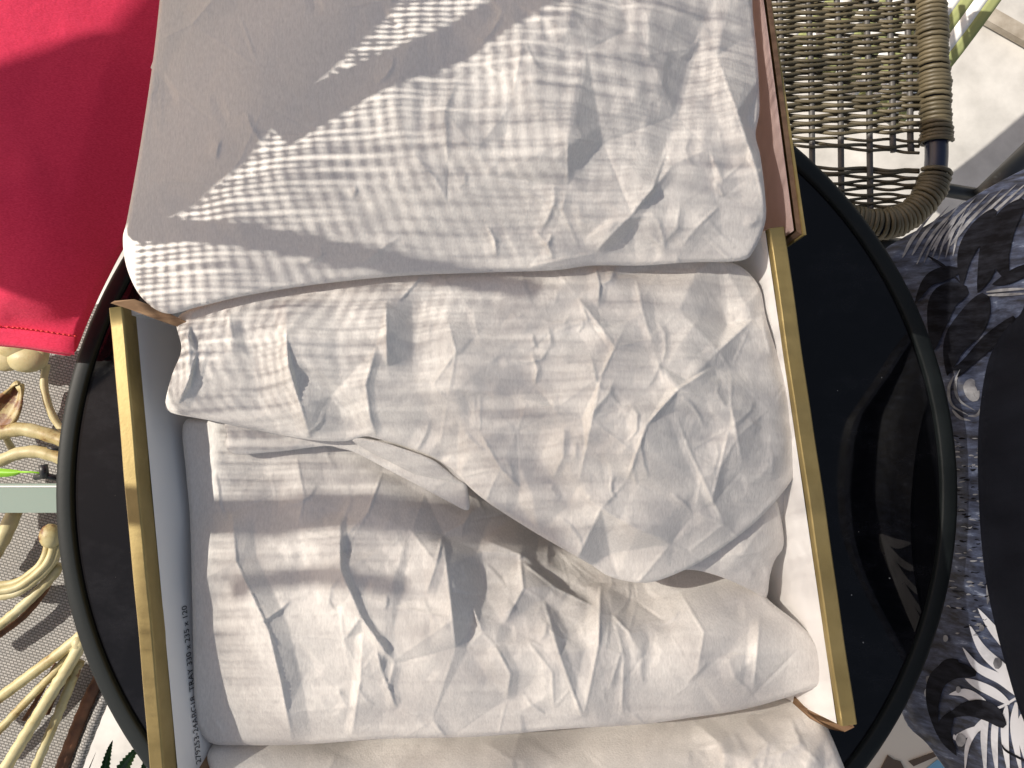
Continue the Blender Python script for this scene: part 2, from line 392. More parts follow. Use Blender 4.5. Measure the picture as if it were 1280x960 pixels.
def crumple(folds, areas, seed, coarse=0.9, fine=0.35, minor=0, box_=(150, -220, 1100, 1100)):
    """height raster in mm: facets along the named folds, smaller random facets by area, short random creases"""
    Hm = np.zeros((RH, RW), np.float32)
    wgt = np.zeros((RH, RW), np.float32); Hs = np.zeros((RH, RW), np.float32)
    for (x0, y0, x1, y1, a) in areas: wgt[int(y0 + PAD):int(y1 + PAD), int(x0 + PAD):int(x1 + PAD)] = a
    wgt = blur(wgt, 28, 2)
    Hm += TINS[0] * coarse + TINS[2] * wgt * fine + TINS[3] * wgt * fine * 0.7
    Hm += facets(folds, wgt, box_, seed + 100, 76, 3.4 * coarse, Hs)
    r = np.random.RandomState(seed)
    for _ in range(minor):
        for _t in range(20):
            x, y = r.uniform(150, 1080), r.uniform(-40, 980)
            if r.uniform() < bil(wgt, np.array([x]), np.array([y]))[0]: break
        else: continue
        L = r.uniform(18, 70); a = r.normal(1.45, 0.55); bend = r.normal(0, 0.35)
        p = [(x, y)]
        for s_ in range(3):
            p.append((p[-1][0] + math.cos(a) * L / 3, p[-1][1] + math.sin(a) * L / 3)); a += bend + r.normal(0, .2)
        am = r.choice([-1, 1]) * r.uniform(0.3, 1.1)
        fold(Hm, p, am, r.uniform(3, 7), r.uniform(10, 30), 0.4); fold(Hs, p, 0.2 + 0.2 * abs(am), 2.2, 2.2, 0.4)
    for f in folds:
        g = list(f); g[1] = f[1] * 0.7; fold(Hm, *g); fold(Hs, f[0], 0.2 + 0.1 * abs(f[1]), 2.6, 2.6, 0.3)
    return Hm + Hs
TINS = [blur(tin(150, 1.5, 11), 9, 2), blur(tin(80, 3.6, 12), 1, 1), blur(tin(36, 2.0, 13), 1, 1), blur(tin(16, 0.45, 14), 1, 1)]

# ------------------------------------------------------------------ the setting: floor
fl = mesh('floor', [(-6, -6, 0), (6, -6, 0), (6, 6, 0), (-6, 6, 0)], [(0, 1, 2, 3)], M['floor'], smooth=False); tag(fl, kind='structure')
M['seam'] = mat('weathered_stone', (0.34, 0.30, 0.24), 0.8); n = noise(M['seam'], 40, 6); vary(M['seam'], n, (0.22, 0.185, 0.14), (0.44, 0.40, 0.34))
# stone strip along the far floor joint
sp = [A(1222, 30, 0.0), A(1300, 74, 0.0)]; d = (sp[1] - sp[0]).normalized(); nrm = Vector((-d.y, d.x, 0))
mb = MB(); mb.box(sp[0] - d * 0.3 + Vector((0, 0, 0.004)), d * 1.5, nrm * 0.022, Vector((0, 0, 0.012)))
o = mb.build('floor_strip', M['seam'], smooth=False); tag(o, kind='structure')

# ------------------------------------------------------------------ round table
tcen = at(640 - 0.0068 * FPX, 480, TZ); TC = (-0.0068 * (CZ - TZ), -0.060 * (CZ - TZ)); TR = 0.5875 * (CZ - TZ)
tb = empty('round_table', (TC[0], TC[1], 0)); tag(tb, 'round side table with glossy black glass top and raised black rim', 'table')
o1 = lathe('glass_top', [(0.0005, TZ), (TR - 0.0109, TZ), (TR - 0.0109, TZ - 0.006), (0.0005, TZ - 0.006)], M['glass'], c=TC)
o1.data.polygons.foreach_set('use_smooth', [False] * len(o1.data.polygons))
o2 = lathe('rim', [(TR - 0.0112, TZ - 0.003), (TR - 0.0112, TZ + 0.0018), (TR - 0.0107, TZ + 0.0029), (TR - 0.0096, TZ + 0.0035), (TR - 0.003, TZ + 0.0035), (TR - 0.0008, TZ + 0.0028), (TR, TZ + 0.001), (TR, TZ - 0.018), (TR - 0.003, TZ - 0.020), (TR - 0.010, TZ - 0.020), (TR - 0.0112, TZ - 0.016), (TR - 0.0112, TZ - 0.003)], M['rimblack'], c=TC)
legs = []
for k in range(4):
    a = math.radians(45 + 90 * k); mb = MB()
    mb.tube([(TC[0] + math.cos(a) * r_, TC[1] + math.sin(a) * r_, z_) for r_, z_ in ((TR - 0.03, TZ - 0.01), (TR - 0.05, 0.3), (TR - 0.02, 0.0))], 0.011, 12)
    legs.append(mb.build('leg', M['blackmetal']))
under(tb, o1, o2, *legs)

# ------------------------------------------------------------------ the gold box (tray, lid, flaps)
bTL, bTR = A(135, 385, RIM), A(981, 283, RIM); EX = (bTR - bTL).normalized(); EY = Vector((-EX.y, EX.x, 0)); BW = (bTR - bTL).length; BD = 0.254
def B(x, y, z): return bTL + EX * x + EY * y + Vector((0, 0, z))       # x to the right, y<0 towards the viewer, z from the rim
box = empty('gift_box', B(BW / 2, -BD / 2, -0.122)); tag(box, 'open gold card box with white lining, stuffed with crumpled white paper', 'box')
def wall(side, topw, lip, lean=0.0):
    sx = 1 if side == 'l' else -1; x0 = 0 if side == 'l' else BW
    prof = [(0.000, -0.1205), (0.000, -0.0016), (0.0002, -0.0007), (0.0009, 0.0), (0.001, 0.0), (topw - 0.0009, 0.0002), (topw - 0.0008, 0.0002), (topw - 0.0001, -0.0004), (topw, -0.0012), (topw + 0.0003, -lip)]
    v = []; f = []; K = len(prof); NS = 24
    for i in range(NS + 1):
        y = -BD * i / NS
        wob = 0.0002 * math.sin(i * 0.5 + x0 * 30) + 0.0001 * math.sin(i * 1.3)
        for (px_, pz_) in prof: v.append(B(x0 + sx * (px_ + wob + lean * pz_), y, pz_ + wob * 0.4))
    for i in range(NS):
        for k in range(K - 1):
            q = (i * K + k, i * K + k + 1, (i + 1) * K + k + 1, (i + 1) * K + k); f.append(q if sx > 0 else q[::-1])
    for i in (0, NS): f.append(tuple(i * K + k for k in (range(K) if (i == 0) == (sx > 0) else range(K - 1, -1, -1))))
    g = mesh('side_wall', v, f, M['gold'])
    mb = MB(); xi = x0 + sx * (topw + 0.0002)
    mb.box(B(xi, -0.001, -0.1205), EX * (sx * -0.0015), EY * (-BD + 0.002), Vector((0, 0, 0.1185 - lip * 0.25)))
    # the lining stands a touch inside the gold lip
    l = mesh('lining', [B(xi + sx * 0.0003, 0, -lip * 0.97), B(xi + sx * 0.0003, -BD, -lip * 0.97), B(xi + sx * 0.0330, -BD, -0.1205), B(xi + sx * 0.0330, 0, -0.1205)], [(0, 1, 2, 3) if sx > 0 else (3, 2, 1, 0)], M['liner'], smooth=False)
    return g, l
gl, ll = wall('l', 0.0075, 0.013); gr, lr = wall('r', 0.0085, 0.004)
mb = MB(); mb.box(B(0.003, -0.0005, -0.1205), EX * (BW - 0.006), EY * -0.003, Vector((0, 0, 0.112))); bw = mb.build('back_wall', M['liner'], smooth=False)
mb = MB(); mb.box(B(0.002, -BD + 0.001, -0.122), EX * (BW - 0.004), EY * (BD - 0.002), Vector((0, 0, 0.0014))); bf = mb.build('base_panel', M['liner'], smooth=False)
# front wall folded outwards, bare kraft inside
v = []; f = []
prof = [(-0.002, -0.118), (-0.0035, -0.06), (-0.003, -0.078), (0.002, -0.072), (0.012, -0.070), (0.030, -0.072), (0.07, -0.08)]
for i in range(25):
    x = 0.0125 + (BW - 0.0135) * i / 24; e = 0.004 * math.exp(-(24 - i) / 1.5)
    for (o_, z_) in prof: v.append(B(x, -BD - o_ + e * 0.5, z_ - e))
K = len(prof)
for i in range(24):
    for k in range(K - 1): f.append((i * K + k, (i + 1) * K + k, (i + 1) * K + k + 1, i * K + k + 1))
ff = mesh('front_flap', v, f, M['kraft']); md = ff.modifiers.new('thick', 'SOLIDIFY'); md.thickness = 0.0015
# corner flaps of kraft board
def flap(name, pts, m, th=0.0015):
    v = [A(*p) for p in pts]; n_ = len(v); v2 = [p - Vector((0, 0, th)) for p in v]
    return mesh(name, v + v2, [tuple(range(n_))[::-1], tuple(range(n_, 2 * n_))] + [(i, (i + 1) % n_, (i + 1) % n_ + n_, i + n_) for i in range(n_)], m, smooth=False)
R_ = RIM
cf = flap('corner_flap', [(138, 379, R_ + .003), (143, 376, R_ + .003), (168, 374, R_ + .004), (200, 386, R_ + .003), (232, 402, R_ - .003), (232, 412, R_ - .006), (200, 401, R_ - .002), (160, 386, R_ + .001)], M['kraft'])
cf2 = flap('corner_flap', [(1000, 846, R_ - .05), (1014, 868, R_ - .045), (1036, 898, R_ - .018), (1066, 906, R_ - .008), (1068, 909, R_ - .009), (1056, 915, R_ - .011), (1036, 911, R_ - .010), (1012, 898, R_ - .020), (992, 880, R_ - .03)], M['kraft'])
cf3 = flap('corner_flap', [(206, 968, R_ - .02), (226, 950, R_ - .03), (252, 936, R_ - .035), (275, 930, R_ - .04), (300, 935, R_ - .04), (290, 985, R_ - .02), (215, 990, R_ - .015)], M['kraft'])
# lid laid back behind the tray: panel, side walls, far wall
LH = 0.034; LZ = -0.050; LDp = 0.245
lid = mesh('lid', [B(0.03, 0.003, LZ), B(BW + 0.005, 0.003, LZ), B(BW + 0.005, LDp, LZ + 0.02), B(0.03, LDp, LZ + 0.02)], [(0, 1, 2, 3)], M['pinkbounce'], smooth=False)
parts = [gl, gr, bw, bf, ff, cf, cf2, cf3, lid]
subs = []
for s, xw in ((1, BW + 0.0065),):
    mb = MB(); zt = 0.004 if s > 0 else -0.02
    y0, z0 = -0.006 if s > 0 else 0.006, zt
    # kraft edge board with gold outside
    v = [B(xw - s * 0.0025, y0, LZ), B(xw, y0, LZ), B(xw, y0, z0), B(xw - s * 0.0025, y0 + .002, z0), B(xw - s * 0.0025, LDp, LZ + .02), B(xw, LDp, LZ + .02), B(xw, LDp, z0 + .01), B(xw - s * 0.0025, LDp, z0 + .01)]
    fc = [(0, 1, 2, 3), (4, 7, 6, 5), (3, 2, 6, 7), (0, 4, 5, 1)]
    subs.append(mesh('edge_board', v, fc, M['kraftdark'], smooth=False))
    vi = [B(xw - s * 0.0026, y0 + .003, LZ), B(xw - s * 0.0026, y0 + .003, z0 - .003), B(xw - s * 0.0026, LDp, z0 + .007), B(xw - s * 0.0026, LDp, LZ + .02)]
    subs.append(mesh('inner_panel', vi, [(0, 1, 2, 3)], M['pinkbounce'], smooth=False))
    mb = MB(); mb.box(B(xw + s * 0.0002, y0 - .001, LZ), EX * (s * 0.0013), EY * (LDp - y0), Vector((0, 0, z0 - LZ + 0.002)))
    subs.append(mb.build('gold_panel', M['gold'], smooth=False))
under(box, *parts)
for o in subs: o.parent = lid
ll.parent = gl; lr.parent = gr
# printed line on the left lining
tx = bpy.data.curves.new('print', 'FONT'); tx.body = '279253-24ABG18  TRAY 330 x 235 x 120'; tx.size = 1.0
to = bpy.data.objects.new('print', tx); COL.objects.link(to)
dg = bpy.context.evaluated_depsgraph_get(); me = bpy.data.meshes.new_from_object(to.evaluated_get(dg)); bpy.data.objects.remove(to)
xs = [v.co.x for v in me.vertices]; wd = max(xs) - min(xs); LEN = 0.083
for v in me.vertices:
    u = (v.co.x - min(xs)) / wd * LEN; h = v.co.y * 0.0052
    v.co = B(0.0077 + 0.0003 + 0.0327 * (0.0285 - h - 0.0126) / 0.1079 + 0.0005, -BD + 0.011 + u, -0.0285 + h)
me.materials.append(M['ink']); pt = bpy.data.objects.new('printed_code', me); COL.objects.link(pt); pt.parent = gl
tag(pt, 'small black print reading 279253-24ABG18 TRAY 330 x 235 x 120')

# ------------------------------------------------------------------ crumpled paper
fa = [([(515, 190), (545, 225), (560, 252)], 0.9, 6, 24), ([(572, 95), (556, 140), (560, 205)], 0.8, 6, 26),
      ([(710, 232), (703, 262), (726, 316)], 1.6, 10, 36), ([(608, 282), (618, 300), (620, 322)], 1.6, 6, 14), ([(668, 288), (684, 305), (692, 326)], 1.8, 8, 12),
      ([(690, 292), (680, 310)], 1.5, 7, 10), ([(742, 316), (790, 268), (842, 205)], 3.0, 46, 12), ([(745, 316), (716, 322), (660, 334)], 1.6, 12, 20),
      ([(880, 20), (858, 100), (832, 190), (818, 240)], -5.0, 42, 34), ([(896, 70), (922, 140), (946, 215), (958, 268)], 5.0, 60, 26),
      ([(948, 100), (935, 150), (955, 200)], -3.0, 22, 16), ([(886, 186), (903, 226), (934, 198)], 1.5, 10, 14), ([(893, 226), (905, 245)], 1.2, 7, 9),
      ([(786, 36), (812, 68), (816, 78)], 1.3, 9, 12), ([(850, 255), (846, 285), (828, 305)], 1.5, 8, 14), ([(900, 256), (870, 285), (850, 310)], 1.5, 14, 14),
      ([(640, 0), (652, 60), (640, 130)], 1.2, 40, 50), ([(180, 60), (240, 30), (300, -40)], 1.0, 40, 60), ([(330, 130), (300, 200), (250, 260)], 0.8, 60, 50)]
Ha = crumple(fa, [(560, -200, 960, 330, 0.55), (680, 180, 960, 335, 1.0), (150, -200, 560, 340, 0.2)], 31, 0.9, 0.5, 50)
pA = [(215, -170), (205, -60), (200, 0), (191, 80), (176, 180), (160, 270), (154, 300), (160, 338), (178, 372), (208, 391), (250, 382), (310, 368), (400, 354), (500, 344), (600, 340), (690, 337), (740, 331), (800, 331), (862, 327), (925, 325), (942, 312), (956, 278), (956, 244), (950, 195), (944, 168), (949, 135), (946, 70), (940, 0), (944, -90), (940, -180), (800, -200), (600, -205), (400, -195)]
cA = [(155, 300, 3), (205, 388, 6), (190, 100, 2), (215, -150, 4), (400, 350, 6), (600, 338, 6), (760, 330, 6), (930, 322, 5), (955, 250, 4), (945, 100, 3), (940, -150, 4), (300, 250, 17), (300, 50, 19), (550, 220, 23), (550, 0, 26), (800, 220, 20), (800, 40, 22), (550, -180, 22), (440, 320, 12), (700, 305, 12), (860, 290, 11)]
shA, _ = sheet('paper_sheet', pA, cA, M['paper'], Hm=Ha, step=2.2, roll_px=5, roll_mm=1.5, skirt=(0.5, 8), hang=0)
tag(shA, 'broad puffed white paper sheet covering the opened lid, topmost and least creased', 'paper')
# second layer peeking out at its left shoulder
o, _ = sheet('paper_layer', [(232, -160), (214, -60), (204, 0), (194, 70), (189, 84), (205, 90), (240, 40), (300, -60), (300, -160)], [(204, 0, -1), (230, -150, 2), (240, 40, 6), (300, -100, 12), (190, 80, -2)], M['paper'], step=5, roll_px=8, roll_mm=2, skirt=(1, 4), parent=shA)

fb = [([(357, 372), (358, 420), (361, 458), (376, 508), (388, 548)], 4.2, 60, 14, .15), ([(368, 462), (415, 494), (456, 546)], -3.0, 16, 44, .2),
      ([(482, 376), (483, 415), (484, 458)], 4.0, 34, 60, .2), ([(517, 366), (519, 400), (518, 446), (522, 480)], -3.4, 40, 34, .2), ([(471, 432), (457, 480), (462, 520), (470, 546)], 2.6, 10, 36, .2),
      ([(238, 398), (236, 425), (246, 440), (238, 470), (222, 508)], 4.5, 16, 14, .15), ([(236, 404), (246, 440), (238, 484)], -3, 10, 9, .3), ([(284, 384), (290, 420), (288, 446)], 1.8, 26, 8, .2), ([(300, 400), (320, 460), (330, 520)], -2.4, 30, 34, .2),
      ([(540, 482), (600, 490), (660, 500), (728, 522)], 1.5, 12, 44, .2), ([(785, 400), (752, 468), (740, 525), (723, 607)], 3.4, 70, 60, .2), ([(795, 348), (804, 391), (833, 487)], 1.5, 26, 9, .2),
      ([(723, 372), (752, 410), (762, 436)], 2.2, 10, 26, .2), ([(890, 458), (847, 487), (809, 530), (795, 568), (784, 600)], 4.2, 70, 50, .15), ([(914, 463), (914, 506), (929, 587)], 2.4, 34, 30, .2),
      ([(912, 535), (900, 585), (891, 632)], 2.2, 9, 22, .2), ([(843, 515), (862, 563), (905, 655)], 2.0, 22, 9, .2), ([(718, 616), (785, 655), (838, 680)], 2.4, 34, 20, .2), ([(942, 398), (898, 438), (860, 476)], 2.4, 18, 14, .2),
      ([(744, 333), (750, 356), (748, 384)], 2.6, 9, 14, .2), ([(768, 338), (762, 350), (752, 356)], 1.8, 8, 9, .2), ([(770, 345), (820, 336), (870, 340)], -2.0, 12, 20), ([(664, 440), (672, 462), (668, 482)], 1.4, 7, 16),
      ([(706, 530), (704, 570), (690, 600)], 1.8, 8, 26), ([(600, 540), (625, 585), (650, 610)], 1.4, 26, 16), ([(905, 655), (960, 630), (990, 605)], -1.6, 20, 26), ([(860, 690), (905, 655), (870, 640)], 1.4, 14, 14), ([(690, 415), (735, 400), (723, 372)], 1.6, 20, 24), ([(560, 400), (570, 440), (560, 500)], 2.0, 40, 40)]
Hb = crumple(fb, [(520, 330, 1000, 730, 1.0), (210, 380, 520, 550, 0.25)], 32, 1.0, 0.5, 95)
pB = [(222, 398), (260, 380), (330, 360), (430, 342), (560, 325), (700, 318), (800, 318), (860, 322), (905, 326), (932, 338), (950, 362), (958, 400), (974, 450), (988, 486), (993, 540), (995, 578), (989, 600), (962, 634), (930, 664), (880, 699), (832, 722), (800, 728), (762, 720), (736, 704), (662, 661), (600, 620), (560, 582), (520, 562), (472, 548), (455, 545), (430, 551), (385, 549), (330, 539), (262, 525), (216, 516), (207, 505), (215, 470), (227, 436)]
cB = [(222, 398, -6), (207, 508, -14), (260, 450, 2), (330, 535, -8), (400, 450, 10), (455, 545, -2), (560, 440, 12), (560, 580, 0), (600, 330, -4), (800, 330, -4), (910, 330, -8), (955, 390, -10), (700, 500, 15), (860, 450, 10), (985, 500, -8), (990, 590, -9), (800, 640, 9), (790, 726, -2), (660, 660, -2), (900, 600, 4), (890, 695, -4), (400, 355, -4), (500, 370, 4), (750, 380, 4)]
shB, hB = sheet('paper_sheet', pB, cB, M['paper'], Hm=Hb, step=2.0, roll_px=4, roll_mm=1, skirt=(0.4, 10), hang=0)
tag(shB, 'creased white paper sheet folded over the middle of the box with a slanting lower edge', 'paper')
Hc = crumple([([(900, 700), (950, 690), (976, 660)], 2, 20, 20), ([(965, 640), (930, 690), (900, 715)], 2, 14, 20)], [(200, 500, 1000, 760, 0.5)], 36, 0.5, 0.5, 10)
o, _ = sheet('under_flap', [(800, 700), (880, 660), (950, 610), (968, 622), (976, 650), (979, 682), (968, 700), (962, 720), (957, 747), (940, 738), (905, 722), (868, 712), (830, 712)], [(830, 700, -12), (965, 620, -16), (978, 682, -20), (957, 746, -26), (900, 722, -16), (920, 670, -10)], M['paper'], Hm=Hc, step=3, roll_px=4, roll_mm=1, skirt=(0.5, 1.5), parent=shB)
o, _ = sheet('under_flap', [(940, 620), (985, 590), (991, 605), (992, 640), (986, 680), (977, 692), (950, 680)], [(985, 595, -18), (990, 640, -22), (980, 690, -34), (950, 640, -22)], M['paper'], step=4, roll_px=4, roll_mm=1, skirt=(0.5, 1.5), parent=shB)
o, _ = sheet('under_flap', [(300, 515), (455, 530), (530, 552), (566, 578), (580, 596), (584, 612), (585, 637), (560, 626), (530, 610), (490, 589), (446, 566), (425, 560), (405, 557), (345, 564), (291, 566), (283, 545)], [(300, 520, -16), (290, 566, -18), (405, 557, -16), (455, 540, -10), (530, 560, -7), (585, 635, -14), (500, 590, -14)], M['paper'], Hm=Hc, step=3, roll_px=4, roll_mm=1, skirt=(0.5, 1.5), parent=shB)
o, _ = sheet('under_flap', [(440, 548), (470, 551), (500, 560), (540, 575), (570, 598), (580, 605), (560, 602), (530, 597), (490, 578), (455, 560)], [(450, 550, -5), (500, 562, -4), (575, 602, -8), (490, 578, -9)], M['paper'], step=3, roll_px=4, roll_mm=1, skirt=(0.5, 1.5), parent=shB)

fd = [([(290, 640), (295, 702), (314, 742), (336, 790), (351, 852), (366, 930)], 6.5, 26, 70, .12), ([(425, 640), (426, 712), (451, 771), (492, 830)], 4.6, 9, 52, .15),
      ([(453, 790), (451, 843), (439, 923)], 2.8, 34, 9, .15), ([(492, 826), (486, 858), (495, 886)], 2.4, 10, 9, .2), ([(470, 812), (478, 840), (488, 862)], 1.8, 9, 12, .3),
      ([(554, 668), (545, 705), (532, 745)], 3.4, 12, 34, .2), ([(554, 672), (562, 740), (570, 810)], 5.2, 46, 30, .15), ([(603, 690), (606, 745), (584, 812)], -5.0, 30, 36, .2),
      ([(603, 674), (650, 693), (654, 735), (630, 780)], 4.6, 44, 40, .15), ([(618, 806), (638, 842), (633, 874)], 2.8, 12, 28, .2), ([(650, 700), (693, 733), (740, 756)], 3.6, 12, 30, .2), ([(668, 705), (712, 740), (745, 752)], -2.4, 12, 14, .2),
      ([(680, 750), (700, 820), (728, 898)], 3.0, 10, 34, .15), ([(690, 760), (708, 800)], 1.6, 6, 12), ([(750, 728), (748, 807), (729, 898)], 4.0, 34, 16, .12), ([(767, 770), (780, 820), (777, 895)], 2.0, 9, 24, .2), ([(765, 768), (786, 790), (802, 822)], 2.0, 18, 10, .2),
      ([(657, 798), (690, 840), (692, 886)], 2.0, 10, 24, .2), ([(949, 770), (946, 820), (940, 870)], 3.0, 40, 12, .2), ([(909, 818), (918, 846), (942, 868)], 2.4, 20, 16, .2), ([(590, 758), (602, 790)], 1.6, 8, 12),
      ([(370, 570), (380, 620), (372, 660)], 1.6, 30, 30), ([(478, 590), (460, 640), (430, 690)], 2.4, 40, 30), ([(330, 560), (345, 620), (340, 680)], -1.6, 40, 30), ([(500, 880), (540, 900), (560, 925)], 1.6, 14, 20), ([(850, 740), (880, 790), (870, 850)], 2, 40, 40), ([(650, 640), (700, 690), (740, 735)], -2.5, 30, 22), ([(425, 760), (430, 800), (440, 850)], 1.5, 16, 40)]
Hd = crumple(fd, [(420, 560, 820, 930, 0.8), (230, 520, 420, 930, 0.4), (820, 720, 1040, 900, 0.35)], 33, 1.1, 0.5, 100)
pD = [(230, 530), (258, 524), (320, 515), (420, 515), (520, 530), (600, 560), (680, 610), (740, 660), (800, 690), (880, 700), (930, 715), (962, 752), (1000, 782), (1028, 812), (1041, 838), (1039, 851), (1000, 866), (930, 886), (860, 897), (800, 905), (700, 911), (600, 920), (480, 923), (380, 930), (300, 931), (266, 929), (251, 914), (244, 888), (241, 760), (238, 650), (233, 590)]
cD = [(232, 540, -26), (240, 700, -26), (245, 900, -27), (300, 800, -20), (300, 580, -25), (400, 600, -26), (420, 530, -26), (420, 800, -16), (340, 925, -28), (500, 700, -14), (600, 620, -44), (560, 800, -8), (600, 915, -20), (700, 660, -56), (740, 720, -40), (700, 800, -9), (800, 715, -42), (850, 800, -8), (900, 710, -38), (960, 755, -26), (930, 820, -8), (800, 903, -20), (1036, 840, -9), (1000, 785, -14), (1000, 864, -20), (940, 884, -24)]
shD, _ = sheet('paper_bundle', pD, cD, M['paper'], Hm=Hd, step=2.0, roll_px=6, roll_mm=2.5, skirt=(0.7, 5), hang=40)
tag(shD, 'bulky paper-wrapped bundle with deep creases lying across the front of the box', 'paper')
fe = [([(870, 905), (900, 930), (905, 980)], 2.5, 16, 16), ([(930, 900), (960, 930), (950, 975)], 2.5, 14, 18), ([(985, 890), (1000, 930), (1030, 960)], 2.6, 16, 16), ([(870, 935), (940, 950), (1010, 935)], 2, 14, 14), ([(600, 925), (640, 950), (650, 990)], 1.6, 30, 30), ([(420, 940), (400, 990)], 1.4, 40, 30)]
He = crumple(fe, [(860, 860, 1080, 1100, 1.2), (260, 900, 860, 1100, 0.25)], 34, 0.8, 0.8, 30)
pE = [(262, 940), (300, 915), (420, 905), (600, 900), (760, 890), (880, 880), (960, 872), (1000, 872), (1022, 884), (1034, 912), (1046, 940), (1062, 985), (1075, 1060), (900, 1090), (600, 1100), (320, 1100), (268, 1040), (266, 975)]
cE = [(262, 940, -30), (420, 915, -58), (700, 905, -58), (960, 880, -50), (1015, 885, -28), (1046, 945, -12), (1070, 1050, -10), (600, 1000, -4), (800, 1000, -4), (320, 1000, -12), (600, 1090, -14), (950, 950, -12), (600, 950, -32), (400, 950, -32), (800, 940, -32)]
shE, _ = sheet('paper_sheet', pE, cE, M['paper'], Hm=He, step=3, roll_px=10, roll_mm=3, skirt=(1.5, 6))
tag(shE, 'crinkled white paper hanging over the front flap at the bottom of the picture', 'paper')

# ------------------------------------------------------------------ red fabric on the left
Hr = np.zeros((RH, RW), np.float32)
for f in [([(140, 320), (60, 360), (-40, 372)], 5, 50, 60), ([(60, 210), (-60, 260)], 3, 60, 80), ([(150, 40), (110, 160), (80, 300)], 4, 70, 80), ([(0, 400), (60, 405), (110, 400)], -2, 18, 14)]: fold(Hr, *f)
Hr = blur(Hr, 6, 2)
RZ = RIM - 0.075
pR = [(-230, -200), (60, -210), (260, -190), (250, 0), (230, 120), (195, 220), (158, 296), (140, 330), (122, 366), (106, 402), (92, 437), (85, 443), (60, 439), (30, 434), (0, 431), (-60, 428), (-140, 424), (-230, 424)]
cR = [(90, 436, -22), (0, 428, -16), (-200, 420, -10), (150, 310, -26), (220, 150, -22), (250, -150, -10), (60, 300, 6), (-60, 200, 24), (60, 50, 12), (-200, 0, 40), (-200, 300, 20), (100, 150, 0), (110, 380, -22)]
red = empty('red_garment', A(0, 300, 0.0)); tag(red, 'bright red jersey cloth with stitched hem hanging beside the box', 'clothing')
oR, hR = sheet('cloth', pR, cR, M['red'], zref=RZ, Hm=Hr, step=5, roll_px=7, roll_mm=3, skirt=(1.6, 3))
hm = []
ctr = spline([(-220, 416), (-140, 416), (-60, 419), (0, 421), (40, 425), (80, 431), (93, 433)], step=6)
v = []; f = []
for (x, y) in ctr:
    for dy, lift in ((-13, -0.0003), (-12, 0.0011), (-6, 0.0014), (4, 0.0014), (9, 0.0010), (11, -0.001), (11, -0.004)):
        yy = y + dy; v.append(tuple(at(x, yy, float(hR(np.array([x]), np.array([min(yy, y + 6)]))[0]) + lift)))
for i in range(len(ctr) - 1):
    for k in range(6): f.append((i * 7 + k, i * 7 + k + 1, (i + 1) * 7 + k + 1, (i + 1) * 7 + k))
oH = mesh('hem', v, f, M['red'])
mb = MB()
for (x, y) in spline([(-100, 403), (0, 408), (40, 412), (94, 420)], step=6.4):
    z = float(hR(np.array([x]), np.array([y]))[0]); mb.tube([A(x - 2.0, y, z + .0012), A(x, y, z + .002), A(x + 2.0, y + .3, z + .0012)], .00045, 6)
oS = mb.build('stitching', M['stitch'])
under(red, oR, oH, oS)

# ------------------------------------------------------------------ wicker chair, upper right
WZ = TZ - 0.16
wc = empty('wicker_chair', A(1060, 100, 0)); tag(wc, 'brown wicker chair with loose broken weave at its rounded frame corner', 'chair')
frame_px = spline([(1156, -120), (1163, 0), (1167, 90), (1170, 160), (1170, 205), (1163, 238), (1140, 266), (1108, 280), (1070, 276), (1020, 262), (960, 250)], step=4)
fp = [A(x, y, WZ + 0.004) for x, y in frame_px]
mb = MB(); mb.tube(fp, 0.0095, 14); fr = mb.build('frame_tube', M['bluetube'])
# wrapped strand, left off where the photograph shows bare tube
def wrap(sel, name):
    mb = MB(); pts = []; T = len(fp); turns = 0.0
    idx = [i for i in range(T) if sel(*frame_px[i])]
    arc = [0]
    for a, b in zip(idx[:-1], idx[1:]): arc.append(arc[-1] + (fp[b] - fp[a]).length)
    n_ = int(arc[-1] / 0.0041 * 12); r_ = random.Random(5)
    for k in range(n_):
        s = arc[-1] * k / n_; j = min(len(arc) - 2, int(np.searchsorted(arc, s, 'right')) - 1); t = (s - arc[j]) / (arc[j + 1] - arc[j])
        c = fp[idx[j]].lerp(fp[idx[j + 1]], t); T_ = (fp[idx[j + 1]] - fp[idx[j]]).normalized()
        u = T_.cross(Vector((0, 0, 1))).normalized(); b = Vector((0, 0, 1)); a = 2 * math.pi * k / 12
        rr = 0.0118 + 0.0006 * math.sin(k * 0.041) + 0.0005 * math.sin(k * 0.37)
        pts.append(c + (u * math.cos(a) + b * math.sin(a)) * rr + T_ * 0.0015 * math.sin(k * 0.013 + math.sin(k * .07)))
    mb.tube(pts, 0.00215, 6); return mb.build(name, M['wicker'])
w1 = wrap(lambda x, y: y < 182 and x > 1100, 'frame_wrapping'); w2 = wrap(lambda x, y: y > 212, 'frame_wrapping')
under(wc, fr, w1, w2)
stx = [907, 943, 979, 1015, 1051, 1087, 1116, 1138]
stakes = []
for i, x in enumerate(stx):
    mb = MB(); ye = 272 if x < 1110 else 190
    pl = spline([(x - 14, -130), (x - 5, 0), (x - 1, 100), (x, 180), (x + 1, ye)], step=12)
    mb.tube([A(a, b, WZ) for a, b in pl], 0.0029, 8); stakes.append(mb.build('stake', M['stake']))
under(wc, *stakes)
